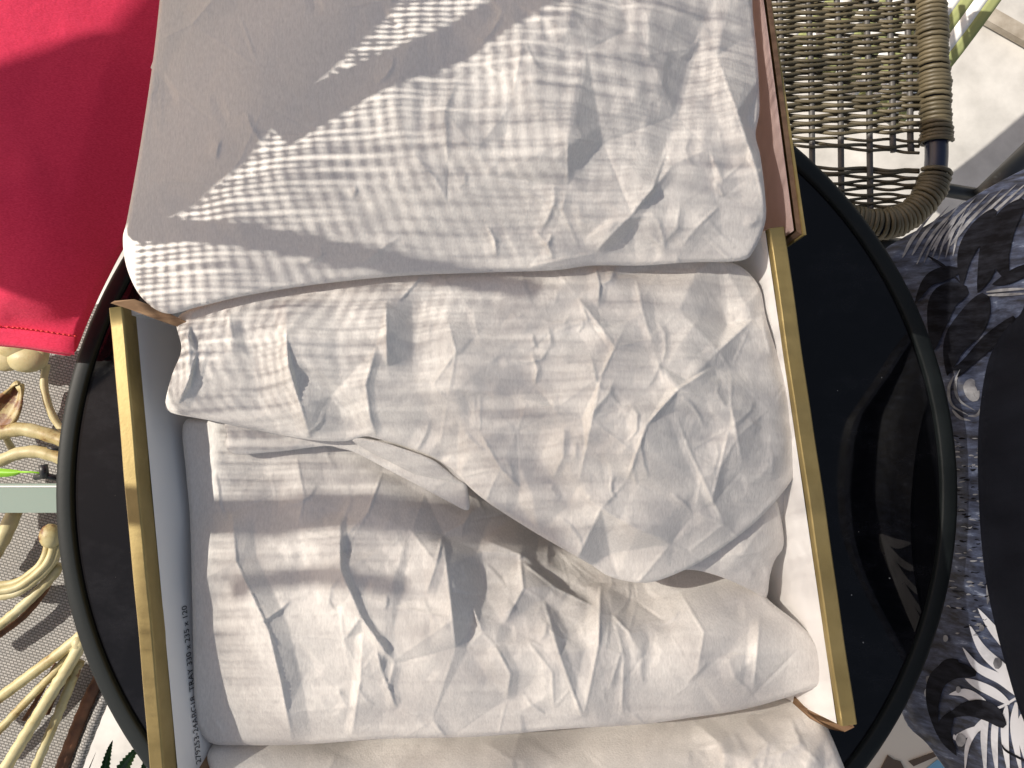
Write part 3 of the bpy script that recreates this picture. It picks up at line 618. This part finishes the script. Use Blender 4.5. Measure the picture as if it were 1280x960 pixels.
def strand(y0, y1, j, tight=1.0, sag=0.0, x0=915, x1=1162, r0=None):
    mb = MB(); pts = []; r_ = random.Random(j * 13 + 1); ph = j % 2
    wob = [r_.uniform(-1, 1) for _ in range(6)]
    xs_ = np.arange(x0, x1, 4.5)
    for x in xs_:
        t = (x - x0) / (x1 - x0); k = np.interp(x, stx, range(len(stx)))
        c = math.cos(math.pi * (k + ph)); y = y0 + (y1 - y0) * t + sag * math.sin(math.pi * t) + 1.05 * tight * math.cos(math.pi * (k + ph) + 0.5) + 0.5 * wob[0] * math.sin(t * 9 + 3 * wob[1]) + 0.35 * wob[2] * math.sin(t * 23)
        pts.append(A(x, y, WZ + 0.0031 * c + 0.012 * max(0, (x - 1140) / 30) ** 2 * 0.3))
    mb.tube(pts, (r0 or 0.00165) * r_.uniform(0.9, 1.1), 7); return mb.build('wicker_strand', M['wicker'])
ST = []
j = 0; y = -60.0
while y < 168:
    t_ = 1.0 + 0.5 * max(0, (y - 110) / 60)
    ST.append(strand(y, y + random.uniform(-2.5, 2.5) - 2, j, t_)); y += random.uniform(3.35, 4.0) * (1.0 if y < 125 else 1.2); j += 1
for (a, b, s_) in ((166, 176, 2), (170, 184, 3), (174, 190, 2), (208, 214, -1), (212, 222, 2), (220, 216, -2), (226, 230, 3), (232, 224, 1), (236, 244, 2), (243, 236, -2), (248, 254, 1), (254, 246, 1), (259, 262, 2), (264, 256, 0)):
    ST.append(strand(a, b, j, 1.2, s_, x1=1150, r0=0.0015)); j += 1
under(wc, *ST)
# dark stretcher and legs of the chair
mb = MB(); mb.tube([A(1090, 305, WZ - .03), A(1135, 309, WZ - .035)], 0.008, 10); s1 = mb.build('stretcher', M['blackmetal'])
mb = MB(); mb.tube([A(1150, 234, .22), A(1185, 238, .22), A(1232, 246, .22)], 0.0085, 10); s2 = mb.build('stretcher', M['blackmetal'])
mb = MB(); mb.tube([A(1228, 249, .23), A(1262, 216, .23), A(1330, 150, .23)], 0.014, 10); s3 = mb.build('leg', M['blackmetal'])
under(wc, s1, s2, s3)
# green and white striped cloth behind the chair
c0, c1 = A(1150, 100, .30), A(1262, -40, .34); dd = (c1 - c0); nn = Vector((dd.y, -dd.x, 0)).normalized()
sc_ = empty('striped_cloth', A(1190, 20, 0.0)); tag(sc_, 'green and white striped cloth behind the wicker chair', 'cloth')
o = None
for k in range(14):
    v = []; f = []; W0, W1 = -0.150 + k * 0.0118, -0.1382 + k * 0.0118
    for i in range(13):
        t = i / 12
        for wv in np.linspace(W0, W1, 4):
            bend = 0.004 * math.sin(wv * 40) ; p = c0 + dd * (t * 1.8 - 0.4) + nn * (wv + 0.003 * math.sin(t * 5)) + Vector((0, 0, bend - max(0, wv + 0.0) * .2))
            v.append(p)
    for i in range(12):
        for q in range(3): f.append((i * 4 + q, i * 4 + q + 1, (i + 1) * 4 + q + 1, (i + 1) * 4 + q))
    s_ = mesh('stripe', v, f, M['sage'] if k % 2 else M['white']); md = s_.modifiers.new('thick', 'SOLIDIFY'); md.thickness = 0.0015; under(sc_, s_)

# ------------------------------------------------------------------ printed cloth and navy cloth, right
PZ = TZ + 0.0
Hp = np.zeros((RH, RW), np.float32)
for f in [([(1180, 300), (1220, 380), (1230, 470)], -6, 30, 40), ([(1150, 330), (1180, 420), (1200, 520)], 5, 40, 40), ([(1280, 230), (1260, 330), (1290, 430)], 8, 50, 40), ([(1215, 540), (1212, 640), (1232, 760)], 6, 40, 40), ([(1200, 470), (1240, 440), (1280, 400)], -7, 26, 40)]: fold(Hp, *f)
Hp = blur(Hp + TINS[0] * 1.5, 7, 2)
pP = [(1104, 322), (1130, 300), (1160, 284), (1200, 260), (1240, 236), (1290, 210), (1380, 170), (1560, 130), (1700, 480), (1680, 900), (1480, 1120), (1290, 1090), (1220, 1010), (1190, 966), (1164, 930), (1136, 900), (1130, 840), (1128, 760), (1125, 600), (1120, 450), (1108, 370)]
cP = [(1104, 330, -60), (1120, 500, -55), (1125, 700, -55), (1136, 900, -62), (1190, 966, -58), (1160, 284, -58), (1240, 236, -45), (1290, 210, -40), (1200, 400, -22), (1210, 560, -16), (1215, 700, -14), (1220, 860, -20), (1290, 400, 16), (1290, 700, 26), (1290, 900, 16), (1450, 300, 100), (1450, 700, 124), (1350, 1050, 40), (1600, 300, 160), (1640, 700, 200), (1560, 1000, 160)]
pc = empty('palm_print_garment', A(1230, 600, 0.0)); tag(pc, 'charcoal cloth with black and white palm leaf print right of the table', 'clothing')
oP, hP = sheet('cloth', pP, cP, M['palm'], zref=PZ, Hm=Hp, step=5, roll_px=10, roll_mm=4, skirt=(3, 8), hang=30)
def blade(name_m, pts, wmax, lift, tip=0.03, prof=None):
    """leaf-shaped print lying on the cloth; pts in photograph pixels, wmax half-width"""
    c = spline(pts, n=7); N = len(c); q2 = []; f = []
    for i in range(N):
        t = i / (N - 1); d = c[min(i + 1, N - 1)] - c[max(i - 1, 0)]; d /= np.linalg.norm(d) + 1e-9; nn_ = np.array([-d[1], d[0]])
        wd_ = wmax * (prof(t) if prof else math.sin(math.pi * min(1, (t + tip) / (1 + tip)) ** 0.8) ** 0.8 if t < 1 else 0)
        for q in (-1, -.5, 0, .5, 1): q2.append(c[i] + nn_ * wd_ * q)
    for i in range(N - 1):
        for k in range(4): f.append((i * 5 + k, i * 5 + k + 1, (i + 1) * 5 + k + 1, (i + 1) * 5 + k))
    q2 = np.array(q2); v = at(q2[:, 0], q2[:, 1], hP(q2[:, 0], q2[:, 1]) + lift)
    if isinstance(name_m, MB): name_m.add(v, f)
    else: prints.append(mesh('leaf_print', v, f, name_m))
prints = []
line = lambda t: 1.0
mw, mg, mk, dl, dk = M['printwhite'], M['printgrey'], M['printblack'], MB(), MB()
L1, L2 = .0008, .0012
# big white frond, lower right
for pts, wd_ in [([(1292, 862), (1262, 812), (1240, 785), (1222, 760)], 6.5), ([(1300, 838), (1272, 795), (1256, 772), (1240, 752)], 6.5), ([(1300, 800), (1280, 780), (1262, 756), (1256, 748)], 4.5), ([(1275, 872), (1250, 848), (1226, 830), (1212, 800), (1204, 808), (1210, 780)], 0.1),
                 ([(1282, 860), (1252, 835), (1228, 812), (1211, 780)], 7), ([(1276, 872), (1252, 850), (1222, 834), (1203, 809)], 6), ([(1262, 880), (1242, 866), (1220, 855), (1206, 848)], 6), ([(1240, 888), (1222, 875), (1205, 866), (1186, 868)], 6.5),
                 ([(1250, 888), (1226, 905), (1210, 930), (1206, 965)], 4), ([(1234, 890), (1230, 920), (1232, 975)], 4.5), ([(1246, 886), (1243, 925), (1247, 975)], 4.5), ([(1258, 882), (1256, 920), (1262, 975)], 5), ([(1270, 878), (1268, 915), (1278, 975)], 5), ([(1296, 885), (1280, 898), (1278, 925), (1290, 975)], 6.5), ([(1230, 908), (1212, 915), (1196, 922), (1192, 918)], 5)]:
    if wd_ > 1: blade(mw, pts, wd_, L1)
blade(mw, [(1222, 890), (1250, 884), (1274, 871), (1300, 864)], 1.6, L2, prof=line)
# thin pale strokes, upper edge and round motif
for k in range(9):
    x = 1128 + k * 12; blade(mg, [(x, 322 - k * 3.0), (x + 14 + k * 2, 296 - k * 4), (x + 42 + k * 5, 262 - k * 5.5)], 2.2, L1)
for k in range(6): blade(mg, [(1146 + k * 9, 330 - k * 2), (1158 + k * 8, 306 - k * 3), (1180 + k * 7, 276 - k * 4)], 1.3, L2)
for pts in ([(1192, 470), (1186, 486), (1190, 506), (1212, 520)], [(1200, 462), (1194, 480), (1199, 500), (1220, 514)], [(1210, 520), (1224, 516), (1236, 480), (1254, 420)], [(1190, 512), (1200, 522), (1214, 526)], [(1233, 365), (1260, 362), (1300, 360)], [(1233, 369), (1262, 368), (1300, 366)]): blade(mg, pts, 1.9, L1)
blade(mg, [(1216, 474), (1212, 484), (1218, 496), (1224, 488)], 8, L1); blade(mg, [(1233, 690), (1237, 705), (1236, 740), (1234, 756)], 4, L1); blade(mg, [(1232, 676), (1240, 690), (1236, 720)], 3, L1)
for (x, y, r_) in ((1246, 829, 7), (1272, 836, 7), (1262, 792, 4), (1226, 785, 4), (1200, 925, 8), (1197, 862, 4), (1181, 798, 4), (1160, 850, 5), (1158, 866, 5)): blade(mg, [(x, y - r_), (x + 1, y), (x, y + r_)], r_ * .8, L2, prof=lambda t: math.sin(math.pi * (0.12 + .76 * t)))
# black leaves
for pts, wd_ in [([(1244, 262), (1222, 290), (1206, 320), (1202, 360)], 12), ([(1250, 270), (1240, 300), (1232, 340), (1222, 366)], 13), ([(1280, 250), (1256, 280), (1250, 320), (1262, 356)], 15), ([(1200, 338), (1180, 342), (1160, 352), (1143, 380)], 9), ([(1210, 362), (1182, 372), (1172, 400), (1166, 440)], 17), ([(1232, 368), (1216, 400), (1194, 430), (1184, 470)], 19), ([(1268, 396), (1236, 425), (1210, 452), (1190, 462)], 8), ([(1252, 420), (1220, 444), (1196, 472)], 7), ([(1160, 320), (1176, 330), (1190, 342), (1206, 360)], 2.0), ([(1300, 330), (1276, 340), (1256, 350), (1240, 356)], 8),
                 ([(1256, 908), (1236, 890), (1210, 886), (1180, 898)], 12), ([(1220, 842), (1192, 838), (1172, 850), (1166, 880), (1172, 920)], 12), ([(1198, 826), (1180, 836), (1170, 862)], 8), ([(1190, 890), (1180, 915), (1196, 945)], 9), ([(1300, 960), (1260, 940), (1252, 930)], 1.5)]: blade(mk, pts, wd_, L2 + .0003)
for k in range(7): blade(mw, [(1560, 800 + 4 * k), (1500 - 6 * k, 790 + 34 * k), (1430 - 4 * k, 760 + 48 * k)], 11, L1)
# dark broken dashes of the weave print
r_ = random.Random(3)
for k in range(150):
    x, y = r_.uniform(1182, 1236), r_.uniform(540, 800); l_ = r_.uniform(4, 10); blade(dl if k % 2 else dk, [(x, y), (x + l_ * .5, y + r_.uniform(-1, 1)), (x + l_, y + r_.uniform(-2, 2))], r_.uniform(.5, 1.3), L1)
prints += [tag(dl.build('dash_print', M['printgrey']), kind='stuff'), tag(dk.build('dash_print', M['printblack']), kind='stuff')]
under(pc, oP, *prints)
pN = [(1290, 372), (1262, 408), (1240, 446), (1229, 500), (1225, 560), (1227, 640), (1233, 710), (1244, 770), (1262, 838), (1282, 900), (1320, 980), (1400, 960), (1400, 600), (1370, 380)]
cN = []
for (x, y, d) in [(*p, 5) for p in pN[:11]] + [(x, y, 11) for x in (1270, 1310, 1360) for y in (440, 520, 600, 680, 760, 840, 920) if x > 1280 or 440 < y < 800]: cN.append((x, y, (float(hP(np.array([x]), np.array([y]))[0]) - PZ) * 1000 + d))
oN, _ = sheet('navy_garment', pN, cN, M['navy'], zref=PZ, step=6, roll_px=9, roll_mm=2.5, skirt=(1.2, 3), hang=0)
tag(oN, 'plain dark navy cloth lapping over the palm leaf print at the right edge', 'clothing')

# ------------------------------------------------------------------ cream iron garden chair with grey woven seat, left
CHZ = 0.40
ch = empty('garden_chair', A(20, 700, 0)); tag(ch, 'cream painted iron garden chair with scrolls, leaves and rust spots', 'chair')
mt = mesh('seat_mat', [A(-200, 380, CHZ - .02), A(-200, 1100, CHZ - .02), A(42, 1100, CHZ - .02), A(92, 960, CHZ - .02), A(132, 868, CHZ - .02), A(200, 760, CHZ - .02), A(240, 380, CHZ - .02)], [(0, 1, 2, 3, 4, 5, 6)], M['mat'], smooth=False)
md = mt.modifiers.new('thick', 'SOLIDIFY'); md.thickness = 0.006; md.offset = -1
tag(mt, 'grey finely woven mat'); under(ch, mt)
PX = (CZ - CHZ) / FPX
def bar(name, pts, wpx, m=None, z=CHZ, rib=0):
    mb = MB(); c = spline(pts, step=5); N = len(c)
    mb.tube([A(x, y, z) for x, y in c], [wpx / 2 * PX * (1 + 0.05 * math.sin(i * 1.7)) * (1 + rib * math.sin(i * 2.2)) for i in range(N)], 12)
    o = mb.build(name, m or M['cream']); under(ch, o); return o
bar('scroll_bar', [(58, 455), (55, 478), (60, 505), (72, 530), (90, 548)], 9); bar('scroll_bar', [(-40, 550), (0, 541), (32, 537), (75, 549), (110, 566)], 17, z=CHZ + .02)
bar('scroll_bar', [(-40, 588), (0, 576), (22, 567), (48, 565), (78, 574), (110, 590)], 15, z=CHZ + .025); bar('scroll_bar', [(2, 535), (10, 552), (18, 566)], 8)
bar('scroll_bar', [(-20, 712), (2, 676), (14, 650), (20, 634)], 18, z=CHZ + .004)
for dx in (-7, 0, 7): bar('scroll_rib', [(68 + dx, 678), (60 + dx, 702), (40 + dx * .6, 722 + dx * .5), (16, 736 + dx), (-20, 738 + dx), (-60, 728 + dx)], 9, z=CHZ + .016 - abs(dx) * .0004)
mb = MB(); mb.ball(A(63, 670, CHZ + .02), 13 * PX, 14, (1, 1.15, .8)); o = mb.build('scroll_knob', M['cream']); under(ch, o)
bar('rope_bar', [(-40, 808), (0, 781), (30, 756), (62, 724), (75, 706)], 12, z=CHZ + .006, rib=.07)
bar('fan_bar', [(104, 792), (80, 812), (40, 842), (-6, 876), (-50, 905)], 13, z=CHZ + .012); bar('fan_bar', [(102, 800), (70, 838), (30, 880), (-10, 922), (-40, 950)], 10, z=CHZ + .006, rib=.05)
bar('fan_bar', [(104, 800), (86, 832), (50, 890), (6, 962), (-20, 1010)], 14, z=CHZ + .014, rib=.06); bar('fan_bar', [(100, 826), (78, 880), (44, 960), (20, 1020)], 11, z=CHZ + .004, rib=.06)
bar('fan_bar', [(90, 810), (110, 788), (150, 750)], 15, z=CHZ + .01)
mb = MB(); mb.ball(A(97, 804, CHZ + .016), 7 * PX, 10, (1, 1.2, .8)); o = mb.build('joint', M['cream']); under(ch, o)
bar('brown_edge', [(98, 812), (88, 838), (66, 872), (58, 892)], 8, M['rust'], CHZ + .001); bar('brown_edge', [(66, 716), (56, 738), (30, 770), (-10, 800)], 8, M['rust'], CHZ - .004)  # brown strips along and beneath the bars
bar('brown_edge', [(70, 830), (50, 868), (30, 900)], 5, M['rust'], CHZ - .002)
bar('seat_rail', [(160, 790), (122, 852), (100, 900), (76, 962), (50, 1030)], 15, M['rust'], CHZ - .012); bar('seat_rail', [(170, 800), (134, 866), (112, 918), (94, 966), (70, 1030)], 13, M['mat'], CHZ - .014)
# cast leaf and rose
mb = MB(); v = []; f = []
c = spline([(-30, 548), (-6, 526), (12, 504), (24, 480)], n=8); N = len(c)
for i in range(N):
    t = i / (N - 1); d = c[min(i + 1, N - 1)] - c[max(i - 1, 0)]; d /= np.linalg.norm(d); nn_ = np.array([-d[1], d[0]]); wd_ = 21 * math.sin(math.pi * min(1, t * .85 + .15)) ** .7 if i < N - 1 else 0
    for q in np.linspace(-1, 1, 9): x, y = c[i] + nn_ * wd_ * q; v.append(tuple(at(x, y, CHZ + .02 + .006 * abs(q) - .012 * t + .0015 * math.cos(q * 9))))
for i in range(N - 1):
    for k in range(8): f.append((i * 9 + k, i * 9 + k + 1, (i + 1) * 9 + k + 1, (i + 1) * 9 + k))
o = mesh('cast_leaf', v, f, M['cream']); md = o.modifiers.new('thick', 'SOLIDIFY'); md.thickness = 0.004; under(ch, o)
for (x, y, r_, s3) in ((8, 446, 20, (1.2, .9, .6)), (34, 448, 22, (1.15, .8, .7)), (-18, 442, 20, (1, 1, .6)), (20, 434, 22, (1.2, .8, .8)), (50, 440, 14, (.8, 1.2, .6))):
    mb = MB(); mb.ball(A(x, y, CHZ + .02), r_ * PX, 16, s3); o = mb.build('rose_petal', M['cream']); under(ch, o)
# pale glass shelf edge beside the chair, lime leaf and black clip on it
GZ = CHZ + 0.06
gs = MB(); gs.box(A(-150, 640, GZ), A(140, 640, GZ) - A(-150, 640, GZ), A(-150, 604, GZ) - A(-150, 640, GZ), Vector((0, 0, .006)))
g = empty('glass_shelf', A(-40, 620, GZ)); tag(g, 'pale green glass strip with a bright edge, left of the table', 'glass')
o = gs.build('pane', M['greentint'], smooth=False); gs = MB(); gs.box(A(-150, 609, GZ + .0065), A(140, 609, GZ) - A(-150, 609, GZ), A(-150, 607, GZ) - A(-150, 609, GZ), Vector((0, 0, .001))); o_ = gs.build('bright_edge', M['white'], smooth=False); under(g, o, o_)
mb = MB(); c = spline([(-40, 592), (-10, 591), (14, 591), (27, 590)], n=5); v = []; f = []
for i, (x, y) in enumerate(c):
    t = i / (len(c) - 1); wd_ = 7 * (1 - t) ** .5 + .4
    for q in np.linspace(-1, 1, 5): v.append(tuple(at(x, y + wd_ * q, GZ + .016 - .003 * q * q)))
for i in range(len(c) - 1):
    for k in range(4): f.append((i * 5 + k, i * 5 + k + 1, (i + 1) * 5 + k + 1, (i + 1) * 5 + k))
lf = empty('green_leaf', A(0, 591, GZ + .01)); tag(lf, 'lime green leaf tip with thin stalk above the glass strip', 'leaf')
o = mesh('blade', v, f, M['lime']); mb = MB(); mb.tube([A(22, 590, GZ + .015), A(38, 590, GZ + .015), A(60, 592, GZ + .014)], .0009, 7); o2 = mb.build('stalk', M['lime']); under(lf, o, o2)
mb = MB(); mb.tube([A(44, 597, GZ + .012), A(56, 594, GZ + .014), A(72, 598, GZ + .012)], .0025, 8); mb.tube([A(54, 581, GZ + .016), A(55, 588, GZ + .016), A(56, 597, GZ + .014)], .0036, 8); mb.tube([A(60, 559, GZ + .014), A(66, 561, GZ + .014), A(76, 562, GZ + .012)], .0012, 8)
o = mb.build('black_clip', M['blackmetal']); tag(o, 'small black clip against the table rim at the end of the lime leaf', 'clip')
# serrated plant leaves, lower left
pl = empty('plant', A(150, 960, 0.1)); tag(pl, 'dark green plant with serrated leaves below the table edge', 'plant')
for (pts, wd_) in (([(128, 1010), (131, 965), (136, 940), (141, 925)], 9), ([(140, 1000), (152, 965), (164, 945), (176, 930)], 13), ([(168, 1010), (176, 975), (181, 955), (184, 945)], 8), ([(100, 1000), (108, 970), (120, 940)], 1.6)):
    c = spline(pts, n=9); N = len(c); v = []; f = []
    for i in range(N):
        t = i / (N - 1); d = c[min(i + 1, N - 1)] - c[max(i - 1, 0)]; d /= np.linalg.norm(d); nn_ = np.array([-d[1], d[0]]); w_ = wd_ * (1 - t) ** .8 * (0.78 + .3 * (i % 2)) + .1
        for q in (-1, -.5, 0, .5, 1): x, y = c[i] + nn_ * w_ * q - d * abs(q) * 3 * (1 - t); v.append(tuple(at(x, y, .22 + .01 * abs(q) + .02 * t)))
    for i in range(N - 1):
        for k in range(4): f.append((i * 5 + k, i * 5 + k + 1, (i + 1) * 5 + k + 1, (i + 1) * 5 + k))
    under(pl, mesh('leaf', v, f, M['leaf']))
# printed sheet on the floor, lower right
ms = empty('printed_sheet', A(1150, 950, 0)); tag(ms, 'cream printed sheet with dark and blue marks below the table edge, lower right', 'paper')
def slab(name, pts, z, th, m):
    v = [A(x, y, z) for x, y in pts]; n_ = len(v); v += [p - Vector((0, 0, th)) for p in v]
    o = mesh(name, v, [tuple(range(n_))[::-1], tuple(range(n_, 2 * n_))] + [(i, (i + 1) % n_, (i + 1) % n_ + n_, i + n_) for i in range(n_)], m, smooth=False); under(ms, o)
M['blueink'] = mat('blue_ink', (0.16, 0.36, 0.52), 0.6); M['brownink'] = mat('brown_ink', (0.09, 0.06, 0.04), 0.6); M['creamsheet'] = mat('cream_sheet', (0.66, 0.60, 0.50), 0.6)
slab('card', [(1050, 870), (1240, 870), (1240, 1010), (1050, 1010)], .12, .004, M['creamsheet'])
slab('dark_mark', [(1136, 952), (1175, 938), (1179, 942), (1142, 958)], .1225, .0015, M['brownink']); slab('dark_mark', [(1098, 968), (1110, 944), (1118, 950), (1126, 952), (1134, 968)], .1225, .0015, M['brownink']); slab('blue_mark', [(1152, 966), (1172, 950), (1186, 958), (1188, 968)], .1225, .0015, M['blueink'])

# ------------------------------------------------------------------ unseen wicker weave inferred from the dapples, shaped to place their light and shade
QZ = RIM + 0.015
def scr(x, y, h=0.0):
    """point of the screen whose shadow falls at (x,y) on the box"""
    t = 0.18 + 1.9 * (x + 0.19) - 2.6 * (y - 0.085)
    return Vector((x, y, QZ)) + SUN * (t + h)
def spx(px, py, h=0.0):
    q = at(px, py, QZ); return scr(q[0], q[1], h)
X0, X1, Y0, Y1 = -0.205, 0.34, -0.27, 0.24
ws = empty('dapple_screen', scr(X0, Y0)); tag(ws, 'leaning unseen wicker weave shaped to cast dappled shade on the box', 'screen')
PITCH, SPOT = 0.0029, 0.0080
DB = [(680, 460, 150, .22), (620, 600, 120, .2), (840, 560, 110, .1), (330, 600, 90, .1), (520, 660, 90, .1), (300, 830, 95, -.9), (330, 560, 60, -.3), (920, 820, 40, -.7), (560, 700, 50, -.5), (880, 830, 120, .1), (900, 400, 60, -.3), (760, 200, 170, -.2), (640, 860, 120, -.25), (250, 715, 45, -.7), (350, 450, 100, -.25)]
DBW = [(*at(a, b, QZ)[:2], c * .41e-3, d) for a, b, c, d in DB]
def dens(x, y): return sum(d * math.exp(-((x - a) ** 2 + (y - b) ** 2) / c ** 2) for a, b, c, d in DBW) + .34 * math.sin(x * 71 + 2 * math.sin(y * 67)) * math.sin(y * 83 + x * 30)
v = []; f = []; r_ = random.Random(9); op = 0.0
for j in range(int((Y1 - Y0) / PITCH)):
    yj = Y0 + j * PITCH + r_.uniform(-.0004, .0004); op = r_.uniform(-.03, .03); a1, a2 = r_.uniform(0, 6), r_.uniform(0, 6)
    phs = r_.uniform(-1, 1) * (.0007 + .004 * min(1, max(0, (.07 - yj) / .06)))
    tmin = 0.10 + 0.07 * min(1, max(0, (yj - 0.095) / 0.03)) if yj < 0.178 else 0.12
    xs0 = max(X0, -0.19 + (tmin - 0.18 + 2.6 * (yj - 0.085)) / 1.9); nx = int((X1 - xs0) / SPOT * 6)
    base = len(v)
    for i in range(nx + 1):
        x = xs0 + (X1 - xs0) * i / nx; sx_ = x + .0012 * math.sin(x * 31) + phs + .0022 * max(0, .05 - yj) / .05 * math.sin(x * 47 + 3 * a1)
        gap = min(0.97, max(0.0, 0.60 + op - 0.55 * dens(x, yj) + .08 * math.sin(x * 113 + a1) + .08 * math.sin(x * 290 + a2))) * abs(math.sin(math.pi * sx_ / SPOT)) ** 0.95
        hw = PITCH * (1 - gap) / 2; y = yj + .0003 * math.sin(x * 70 + a2)
        h = .0012 * math.cos(math.pi * x / SPOT + math.pi * (j % 2))
        for dy, dh in ((-hw, 0), (0, .001), (hw, 0), (0, -.001)): v.append(scr(x, y + dy, h + dh))
    for i in range(nx):
        b = base + i * 4
        for k in range(4): f.append((b + k, b + (k + 1) % 4, b + 4 + (k + 1) % 4, b + 4 + k))
o = mesh('weave', v, f, M['wicker']); tag(o, kind='stuff'); under(ws, o)
def onto(px, py, z):
    """shadow at pixel (px,py), height z over the rim -> place in the plane the screen is laid out in"""
    p = A(px, py, RIM + z); p = p + SUN * ((QZ - p.z) / SUN.z); return p.x, p.y
def shade_rail(pts, wpx, z, flat=None):
    mb = MB(); c = spline(pts, step=14); mb.tube([scr(*onto(x, y, z), -.004) for x, y in c], wpx * .41e-3 / 2, 10, flat=flat); under(ws, mb.build('shade_rail', M['bluetube']))
shade_rail([(340, 160), (430, 122), (560, 72), (690, -2), (800, -80)], 40, .024); shade_rail([(146, 279), (200, 283), (330, 300), (480, 326), (640, 350)], 28, .011)
shade_rail([(200, 640), (300, 645), (450, 640), (640, 655), (760, 690)], 48, -.022, .15); shade_rail([(310, 740), (370, 722), (440, 722), (520, 735)], 26, -.02)  # unseen rails added to lay bands of shade across the bundle
# unseen sheet added to block the sun; corners follow where its shadow ends
def shade_at(px, py, z, zt):
    p = A(px, py, z); return p + SUN * ((zt - p.z) / SUN.z)
shade_pts = [(300, -140, .018), (515, -130, .024), (500, 0, .025), (465, 50, .023), (420, 95, .022), (350, 150, .02), (300, 204, .018), (228, 250, .014), (190, 266, .012), (150, 276, .005), (150, 400, -.09), (60, 384, -.08), (-20, 352, -.07), (-150, 320, -.06), (-150, 190, -.05), (0, 105, -.06), (120, 28, -.07), (200, -60, -.08)]
v = [shade_at(x, y, RIM + z, RIM + .29) for x, y, z in shade_pts]; n_ = len(v); v += [p + Vector((0, 0, .004)) for p in v]
o = mesh('shade_blocker', v, [tuple(range(n_)), tuple(range(2 * n_ - 1, n_ - 1, -1))] + [(i, (i + 1) % n_, (i + 1) % n_ + n_, i + n_) for i in range(n_)], M['sage'], smooth=False); tag(o, 'unseen sheet added to shade the box and the red cloth', 'shade_blocker')
